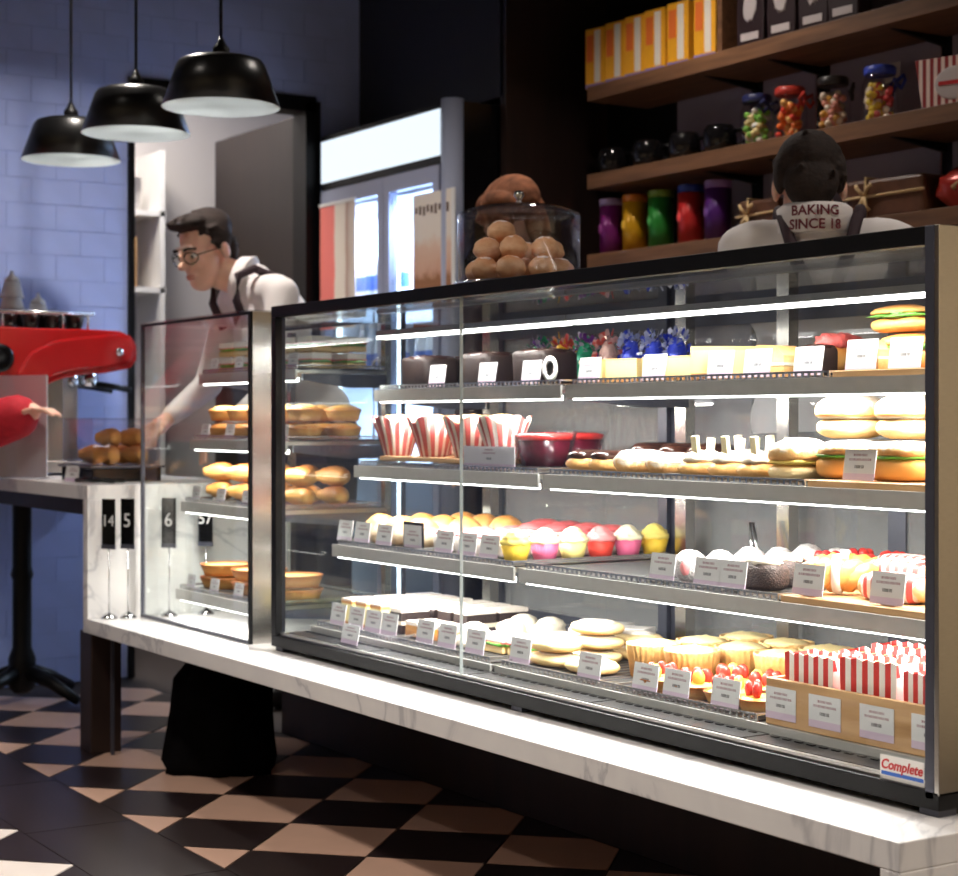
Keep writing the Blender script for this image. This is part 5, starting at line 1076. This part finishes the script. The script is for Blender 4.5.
# clear pastry box on a black stand
bx = thing('pastry_box', 'clear lidded box on a black stand holding croissants', 'display box', (-3.74, 0.06, ZU + 0.0006), 0.0)
b = MB(); b.box(-0.15, 0.15, -0.12, 0.12, 0, 0.045); b.build('stand', M['blackgloss'], bx, bevel=0.003)
b = MB(); b.box(-0.16, 0.16, -0.13, 0.13, 0.0455, 0.053); b.build('tray', M['charcoal'], bx, bevel=0.002)
for nm_, q in (('front_sheet', (-0.145, 0.145, -0.118, -0.115)), ('back_sheet', (-0.145, 0.145, 0.115, 0.118)), ('side_sheet', (-0.148, -0.145, -0.115, 0.115)), ('side_sheet', (0.145, 0.148, -0.115, 0.115))):
    b = MB(); b.box(*q, 0.0535, 0.205); b.build(nm_, M['acrylic'], bx)
b = MB(); b.box(-0.152, 0.152, -0.122, 0.122, 0.2055, 0.21); b.build('lid', M['poly'], bx)
for i, (dx, dy, dz, r) in enumerate(((-0.06, -0.05, 0, 0.2), (0.075, -0.05, 0, 0.1), (-0.06, 0.05, 0, 0.3), (0.075, 0.05, 0, 0.15), (0.01, -0.02, 0.056, 0.1), (0.03, 0.055, 0.056, 0.3))):
    spawn('croissant', ['golden croissant on the bottom of the clear pastry box', 'golden croissant on the upper layer in the clear pastry box'][dz > 0], 'croissant', -3.74 + dx, 0.06 + dy, ZU + 0.0545 + dz, r, (0.9, 0.9, 1.05), 'croissants in the clear box')
spawn('price_card', 'small white price card in front of the croissants', 'price card', -3.72, -0.085, ZU + 0.0006, 0.3, 0.9)
t = thing('serving_tongs', 'dark serving tongs lying beside the pastry box', 'tongs', (-3.52, -0.06, ZU + 0.001), 0.5)
for sgn in (-1, 1): b = sm(); b.tube([(-0.1, 0, 0.008), (-0.03, 0.02 * sgn, 0.012), (0.08, 0.025 * sgn, 0.008)], 0.007, 8); b.build('arm', M['blackgloss'], t)
# acrylic menu sign
p = onX(20, 470, -4.12)
t = thing('menu_sign', 'upright clear sign holder with a white sheet on the raised counter', 'sign', (-4.12, p.y, ZU + 0.0006), 0.55)
b = MB(); b.box(-0.12, 0.12, -0.003, 0.003, 0.004, 0.36); b.build('sheet', M['cupw'], t)
b = MB(); b.box(-0.124, 0.124, -0.007, -0.004, 0, 0.366); b.build('front_cover', M['acrylic'], t)
b = MB(); b.box(-0.124, 0.124, -0.03, 0.05, 0, 0.0035); b.build('foot', M['acrylic'], t)
# cake dome on the case roof
dx_, dy_ = X(519, 0.20), 0.20
zd = ZT - 0.0275
cd2 = thing('cake_dome', 'clear domed cake stand of cream puffs on top of the long case', 'cake dome', (dx_, dy_, zd))
b = sm(); b.lathe([(0, 0), (0.10, 0), (0.11, 0.012), (0.11, 0.026), (0.15, 0.030), (0.154, 0.036), (0.15, 0.041), (0, 0.041)], 40); b.build('plate', M['chrome'], cd2)
b = sm(); b.lathe([(0.143, 0.0415), (0.143, 0.195), (0.141, 0.201), (0.10, 0.216), (0.04, 0.224), (0.0, 0.225), (0.0, 0.222), (0.04, 0.221), (0.10, 0.213), (0.138, 0.198), (0.139, 0.195), (0.139, 0.0415)], 48); b.build('dome', M['acrylic'], cd2)
b = sm(); b.lathe([(0, 0.225), (0.008, 0.226), (0.006, 0.235), (0.013, 0.243), (0.01, 0.253), (0, 0.256)], 16); b.build('knob', M['chrome'], cd2)
pf = [(0.096 * math.cos(i * 2 * PI / 8), 0.096 * math.sin(i * 2 * PI / 8), 0.0) for i in range(8)] + [(0.02, 0.0, 0.0)] + [(0.06 * math.cos(i * 2 * PI / 5 + 0.3), 0.06 * math.sin(i * 2 * PI / 5 + 0.3), 0.047) for i in range(0)] + [(0.078 * math.cos(i * 2 * PI / 6 + 0.3), 0.078 * math.sin(i * 2 * PI / 6 + 0.3), 0.047) for i in range(6)] + [(-0.02, -0.01, 0.047), (-0.045, -0.02, 0.093)]
for i, (a, c, e) in enumerate(pf):
    lv = 0 if e < 0.01 else (1 if e < 0.08 else 2)
    spawn('profiterole', ['round cream puff in the bottom ring under the dome', 'round cream puff in the upper layer under the dome', 'topmost round cream puff under the dome'][lv], 'cream puff', dx_ + a, dy_ + c, zd + 0.0418 + e, i * 1.1, 1.0, 'cream puffs under the dome')

# ---------------------------------------------------------------- people
def blob(name, parts, voxel, mat, iters=6):
    b = MB()
    for q in parts:
        if q[0] == 'e': b.ell((0, 0, 0), q[2], 20, 14, T=(q[3] if len(q) > 3 else Matrix.Identity(4)) @ Matrix.Translation(q[1]))
        else:
            p0, r0, p1, r1 = Vector(q[1]), q[2], Vector(q[3]), q[4]; n = max(2, int((p1 - p0).length / (0.35 * min(r0, r1))) + 1); n = min(n, 14)
            for i in range(n + 1):
                f = i / n; b.ell(tuple(p0.lerp(p1, f)), (lerp(r0, r1, f),) * 3, 14, 10)
    me = b.mesh(name, mat); o = bpy.data.objects.new(name, me); COL.objects.link(o)
    m = o.modifiers.new('r', 'REMESH'); m.mode = 'VOXEL'; m.voxel_size = voxel; m.use_smooth_shade = True
    m = o.modifiers.new('s', 'SMOOTH'); m.iterations = iters; m.factor = 0.5
    r = bpy.data.meshes.new_from_object(o.evaluated_get(bpy.context.evaluated_depsgraph_get()))
    bpy.data.objects.remove(o); r.materials.clear(); r.materials.append(mat)
    for pl in r.polygons: pl.use_smooth = True
    r.name = name; return r
SKIN = pm('skin', srgb(238, 190, 168), 0.5, 0, 0.05, 12, sss=0.15)
HAIRD = pm('dark_brown_hair', srgb(40, 27, 23), 0.85, 0, 0.35, 60, 0.8, 90, stretch=(1, 0.4, 1)); HAIRB = pm('auburn_hair', srgb(120, 74, 50), 0.85, 0, 0.4, 50, 0.9, 70, stretch=(1, 0.3, 0.6), spec=0.2)
SHIRT = pm('white_shirt', srgb(236, 230, 230), 0.8, 0, 0.03, 8, 0.25, 9); APRON = pm('dark_apron', srgb(52, 34, 42), 0.8, 0, 0.1, 20); TROUS = pm('black_trousers', srgb(20, 20, 24), 0.85); SHOE = pm('black_shoe', srgb(14, 14, 15), 0.3)
REDC = pm('red_knit', srgb(186, 24, 44), 0.8, 0, 0.1, 40, 0.4, 60)
EYEW = pm('eye_white', srgb(236, 232, 228), 0.3); IRIS = pm('iris', srgb(40, 28, 22), 0.2); LIP = pm('lip', srgb(212, 142, 128), 0.5)
def tufts(parts, n):
    n = len(parts) * 6 if n else 0
    rnd = random.Random(3); out = []
    for i in range(n):
        c, r = parts[i % len(parts)]; d = Vector((rnd.uniform(-1, 1), rnd.uniform(-1, 1), rnd.uniform(-0.2, 1))).normalized()
        p = Vector((c[0] + d.x * r[0] * 0.93, c[1] + d.y * r[1] * 0.93, c[2] + d.z * r[2] * 0.93))
        out.append((tuple(p), (rnd.uniform(0.005, 0.009), rnd.uniform(0.014, 0.026), rnd.uniform(0.005, 0.009))))
    return out
def person(label, loc, yaw, lean, headoff, headrot, hands, hair, hairparts, sleeve='long', scale=1.0, headscale=1.0, shirt=SHIRT, apron=True, glasses=False, strapback=False, elbows=None, collar=True, headpos=None, body_collar=False):
    t = thing('person', label, 'person', (loc[0], loc[1], 0), yaw)
    R = Matrix.Rotation(yaw, 4, 'Z'); inv = (Matrix.Translation((loc[0], loc[1], 0)) @ R).inverted()
    def L(x, y, z):                                   # lean the upper body
        f = max(0.0, (z - 0.95)) / 0.55; return Vector((x + lean[0] * f, y + lean[1] * f, z - 0.10 * f * math.hypot(*lean))) * scale
    hc = (inv @ Vector(headpos)) if headpos else L(0, -0.01, 1.66) + Vector(headoff)
    HM = Matrix.Translation(hc) @ Euler(headrot).to_matrix().to_4x4() @ Matrix.Scale(headscale, 4)
    def H(c, r): return ('e', c, r, HM)
    skin = [H((0, 0.015, 0.03), (0.074, 0.094, 0.088)), H((0, -0.032, -0.03), (0.060, 0.058, 0.085)), H((0, -0.046, -0.088), (0.042, 0.044, 0.036)), H((0, -0.088, 0.026), (0.046, 0.014, 0.010)),
            H((0, -0.099, 0.0), (0.011, 0.018, 0.024)), H((0, -0.112, -0.026), (0.017, 0.020, 0.014)), H((0.079, 0.012, -0.012), (0.010, 0.020, 0.032)), H((-0.079, 0.012, -0.012), (0.010, 0.020, 0.032)), H((0, -0.086, -0.066), (0.026, 0.012, 0.014)), H((0.03, -0.07, -0.02), (0.022, 0.022, 0.02)), H((-0.03, -0.07, -0.02), (0.022, 0.022, 0.02))]
    nb = L(0, 0.02, 1.46); hn = HM @ Vector((0, 0.025, -0.08))
    skin += [('c', hn, 0.056 * headscale, nb, 0.062)]
    skin += [('e', L(0, 0, 1.3), (0.15, 0.09, 0.15)), ('e', L(0, 0, 1.1), (0.13, 0.09, 0.16)), ('c', L(-0.13, 0, 1.42), 0.05, L(0.13, 0, 1.42), 0.05)]
    sh = [('e', L(0, 0, 1.0), (0.168 * scale, 0.115, 0.13)), ('e', L(0, -0.01, 1.12), (0.165 * scale, 0.12, 0.16)), ('e', L(0, 0, 1.3), (0.185 * scale, 0.125, 0.17)), ('c', L(-0.155, 0.005, 1.425), 0.062, L(0.155, 0.005, 1.425), 0.062), ('c', L(0, 0.02, 1.41), 0.09, L(0, 0.02, 1.46), 0.075)]
    for k, sx in enumerate((-1, 1)):
        so = L(sx * 0.185, 0.005, 1.41); w = inv @ Vector(hands[k])
        if elbows and elbows[k] is not None: el = inv @ Vector(elbows[k])
        else:
            mid = (so + w) * 0.5; dirv = (w - so); ln = dirv.length; k_b = math.sqrt(max(0.0004, 0.285 ** 2 - (ln / 2) ** 2)) if ln < 0.56 else 0.02
            el = mid + (Vector((sx * 0.5, 0.45, -0.75))).normalized() * k_b
        skin += [('c', so, 0.048, el, 0.04), ('c', el, 0.04, w, 0.027)]
        d = (w - el).normalized(); side = d.cross(Vector((0, 0, 1)));
        if side.length < 0.1: side = Vector((1, 0, 0))
        side.normalize(); dn = side.cross(d)
        palm = w + d * 0.05
        skin += [('c', w, 0.026, palm, 0.032), ('c', palm - side * 0.022, 0.016, palm + side * 0.022, 0.016)]
        for q, (o_, l_) in enumerate(((-0.033, 0.062), (-0.011, 0.074), (0.011, 0.078), (0.033, 0.07))):
            a0 = palm + d * 0.026 + side * o_; a1 = a0 + d * l_ * 0.55 + dn * (0.012 if dn.z < 0 else -0.012); a2 = a1 + d * l_ * 0.35 + dn * (0.026 if dn.z < 0 else -0.026)
            skin += [('c', a0, 0.0095, a1, 0.0088), ('c', a1, 0.0088, a2, 0.0078)]
        th0 = w + d * 0.03 + side * (-sx * 0.03); th1 = th0 + d * 0.03 + side * (-sx * 0.03); skin += [('c', th0, 0.012, th1, 0.0095), ('c', th1, 0.0095, th1 + d * 0.028, 0.0085)]
        sh += [('c', so, 0.064, el, 0.054)]
        if sleeve == 'long': sh += [('c', el, 0.054, el.lerp(w, 0.9), 0.038)]
        elif sleeve == 'puffy': sh += [('c', el, 0.085, el.lerp(w, 0.92), 0.078)]
    ob('body', blob('body', skin, 0.006, SKIN, 3), t)
    ob('shirt', blob('shirt', sh, 0.014, shirt, 8), t)
    tr = [('e', Vector((0, 0, 0.93)) * scale, (0.172 * scale, 0.12, 0.10))]
    for sx in (-1, 1): tr += [('c', Vector((sx * 0.09, 0, 0.88)) * scale, 0.09, Vector((sx * 0.10, -0.01, 0.5)) * scale, 0.066), ('c', Vector((sx * 0.10, -0.01, 0.5)) * scale, 0.066, Vector((sx * 0.10, 0.01, 0.09)), 0.055)]
    ob('trousers', blob('trousers', tr, 0.016, TROUS, 6), t)
    for sx in (-1, 1): b = sm(); b.ell((sx * 0.10, -0.05, 0.04), (0.048, 0.135, 0.055), 18, 12, flat=-0.04); b.build('shoe', SHOE, t)
    hb = ob('hair', blob('hair', [H(c, r) for c, r in hairparts + tufts(hairparts, 70)], 0.005, hair, 1), t)
    for sx in (-1, 1):
        b = sm(); b.ell((sx * 0.031, -0.083, -0.001), (0.013, 0.008, 0.008), 12, 8, T=HM); ey = b.build('eye', EYEW, t)
        b = sm(); b.ell((sx * 0.031, -0.089, -0.002), (0.006, 0.004, 0.0065), 10, 8, T=HM); b.build('iris', IRIS, ey)
        b = sm(); b.tube([(sx * 0.052, -0.082, 0.02), (sx * 0.034, -0.098, 0.027), (sx * 0.014, -0.100, 0.024)], 0.005, 6, T=HM); b.build('eyebrow', hair, t)
    b = sm(); b.ell((0, -0.0945, -0.062), (0.022, 0.005, 0.004), 14, 8, T=HM); b.ell((0, -0.094, -0.071), (0.02, 0.006, 0.005), 14, 8, T=HM); b.build('mouth', LIP, t)
    if glasses:
        b = sm()
        for sx in (-1, 1):
            b.tube([(sx * 0.034 + 0.026 * math.cos(a), -0.104 + 0.012 * abs(math.cos(a)) * (1 if sx * math.cos(a) > 0 else 0), -0.004 + 0.019 * math.sin(a)) for a in [i * 2 * PI / 20 for i in range(21)]], 0.0022, 6, T=HM)
            b.tube([(sx * 0.06, -0.092, 0.002), (sx * 0.082, -0.03, 0.002), (sx * 0.084, 0.02, -0.002)], 0.002, 6, T=HM)
        b.tube([(-0.009, -0.105, 0.002), (0.009, -0.105, 0.002)], 0.002, 6, T=HM); b.build('glasses', M['black'], t)
    if collar:
        cl = sm(); c0 = hn.lerp(nb, 0.42 if body_collar else 0.72)
        prof = [(0.066, -0.03), (0.072, 0.034), (0.079, 0.036), (0.0935, 0.024), (0.0945, -0.036), (0.090, -0.04)] if body_collar else [(0.066, -0.02), (0.070, 0.028), (0.078, 0.028), (0.094, -0.016), (0.090, -0.02)]
        ax = (hn - nb).normalized(); rq = Vector((0, 0, 1)).rotation_difference(ax).to_matrix().to_4x4()
        cl.lathe(prof, 32, T=Matrix.Translation(c0) @ (Matrix.Identity(4) if body_collar else rq)); cl.build('collar', shirt, t)
    if apron:
        ap = [('e', L(0, -0.045, 1.18), (0.13, 0.10, 0.19)), ('e', Vector((0, -0.03, 0.93)) * scale, (0.178, 0.118, 0.14)), ('e', Vector((0, -0.05, 0.78)) * scale, (0.165, 0.10, 0.22))]
        ob('apron', blob('apron', ap, 0.016, APRON, 6), t)
        for sx in (-1, 1):
            b = MB(); b.smooth = True
            path = [L(sx * 0.085, -0.138, 1.30), L(sx * 0.095, -0.125, 1.39), L(sx * 0.098, -0.075, 1.475), L(sx * 0.095, 0.0, 1.503), L(sx * 0.085, 0.07, 1.475), L(sx * 0.06, 0.128, 1.38), L(sx * 0.02, 0.142, 1.28)]
            b.tube(path, 0.016, 8); b.build('apron_strap', APRON, t)
    return t, L, HM, hn, nb
HM1 = [((0, 0.03, 0.062), (0.082, 0.092, 0.070)), ((0, -0.035, 0.100), (0.064, 0.052, 0.030)), ((-0.015, -0.068, 0.104), (0.045, 0.026, 0.022)), ((0.072, 0.02, 0.035), (0.014, 0.045, 0.05)), ((-0.072, 0.02, 0.035), (0.014, 0.045, 0.05)), ((0, 0.075, -0.01), (0.062, 0.04, 0.07))]
hd1 = onY(205, 250, 0.46)
person('person in white shirt', (-3.73, 0.86), 0.0, (-0.06, -0.27), (0, 0, 0), (0.34, -0.06, 0.32), ((-3.95, 0.35, 1.05), (-3.55, 0.40, 1.02)), HAIRD, HM1, scale=1.07, headscale=1.1, glasses=True, headpos=hd1)[0]['label'] = 'person in white shirt, dark apron straps and glasses looking down behind the small cabinet'
P1 = [o for o in COL.objects if o.name.startswith('person')][0]
HM2 = [((0, 0.022, 0.045), (0.081, 0.098, 0.082)), ((0, 0.07, -0.02), (0.064, 0.045, 0.07)), ((0.07, 0.03, 0.02), (0.016, 0.05, 0.05)), ((-0.07, 0.03, 0.02), (0.016, 0.05, 0.05))]
h2 = onY(809, 187, 1.0)
t2, L2, HMm, hn2, nb2 = person('person with short dark hair seen from behind in a white lettered collar', (h2.x + 0.05, 0.99), math.atan2(-0.742, -0.67), (0.0, -0.04), (0, 0.0, 0.02), (0.32, 0, 0.05), ((h2.x - 0.35, 1.40, 1.0), (h2.x + 0.1, 1.40, 1.0)), HAIRD, HM2, scale=1.05, headscale=1.06, headpos=(h2.x, h2.y, h2.z), body_collar=True)
def collar_text(body, z, size, rad):
    me = text_mesh(body, size, pm('maroon_ink', srgb(120, 40, 56), 0.6), bold=0.0008, ext=0.0)
    for v in me.vertices:
        a = v.co.x / rad; y = v.co.y; v.co = Vector((rad * math.sin(-a), rad * math.cos(a), z + y))
    return me
ax2 = (hn2 - nb2).normalized(); rq2 = Vector((0, 0, 1)).rotation_difference(ax2).to_matrix().to_4x4()
for body_, zz_ in (('BAKING', 0.012), ('SINCE 18', -0.022)):
    me = collar_text(body_, zz_, 0.034, 0.0955); me.transform(Matrix.Translation(hn2.lerp(nb2, 0.42))); ob('collar_lettering', me, t2)
HM3 = [((0, 0.03, 0.055), (0.092, 0.108, 0.082)), ((0.075, 0.02, -0.03), (0.026, 0.06, 0.09)), ((-0.075, 0.02, -0.03), (0.026, 0.06, 0.09)), ((0, 0.09, -0.02), (0.07, 0.05, 0.1)), ((0, -0.055, 0.09), (0.07, 0.05, 0.045)), ((0.03, -0.085, 0.055), (0.04, 0.016, 0.03)), ((-0.03, -0.085, 0.06), (0.04, 0.016, 0.025))]
h3 = onY(512, 222, 0.98)
person('person with auburn hair bending behind the domed cake stand', (h3.x, 1.15), 0.35, (0.0, -0.16), (0, 0, 0.0), (0.6, 0, 0.1), ((h3.x - 0.2, 0.92, 0.95), (h3.x + 0.2, 0.92, 0.95)), HAIRB, HM3, scale=0.98, headpos=(h3.x, h3.y, h3.z), shirt=APRON)
person('person in a puffy red top standing before the raised counter', (-4.42, -0.66), PI - 0.5, (0.0, -0.03), (0, 0, 0), (0.1, 0, 0), ((-3.975, -0.18, 1.06), (-4.75, -0.40, 1.0)), HAIRB, HM3, sleeve='puffy', shirt=REDC, apron=False, collar=False, elbows=((-4.05, -0.25, 1.03), None))

# ---------------------------------------------------------------- tell look-alikes in one row of the cases apart
def set_ordinals(pred, ref, key):
    groups = {}
    for o in list(COL.objects):
        if o.parent is None and 'label' in o and pred(o): groups.setdefault(o['label'], []).append(o)
    for lb, os_ in groups.items():
        if not 2 <= len(os_) <= 7: continue
        os_.sort(key=key); ks = [key(o) for o in os_]
        if min(b_ - a_ for a_, b_ in zip(ks, ks[1:])) < 0.035: continue
        for i, o in enumerate(os_):
            new = f'{lb}, {ORD[i]} from {ref}'
            if len(new.split()) <= 16: o['label'] = new
in_case = lambda o: WX < o.location.x < 0 and 0 < o.location.y < DP and ZL < o.location.z < ZT - 0.05 and o.type != 'LIGHT'
in_cab = lambda o: X2 < o.location.x < X3 and 0 < o.location.y < D2 and ZL < o.location.z < ZT and 'number' not in o['label']
set_ordinals(in_case, 'the steel end', lambda o: -o.location.x)
set_ordinals(in_case, 'the glass', lambda o: o.location.y)
set_ordinals(in_cab, 'the riser', lambda o: o.location.x)
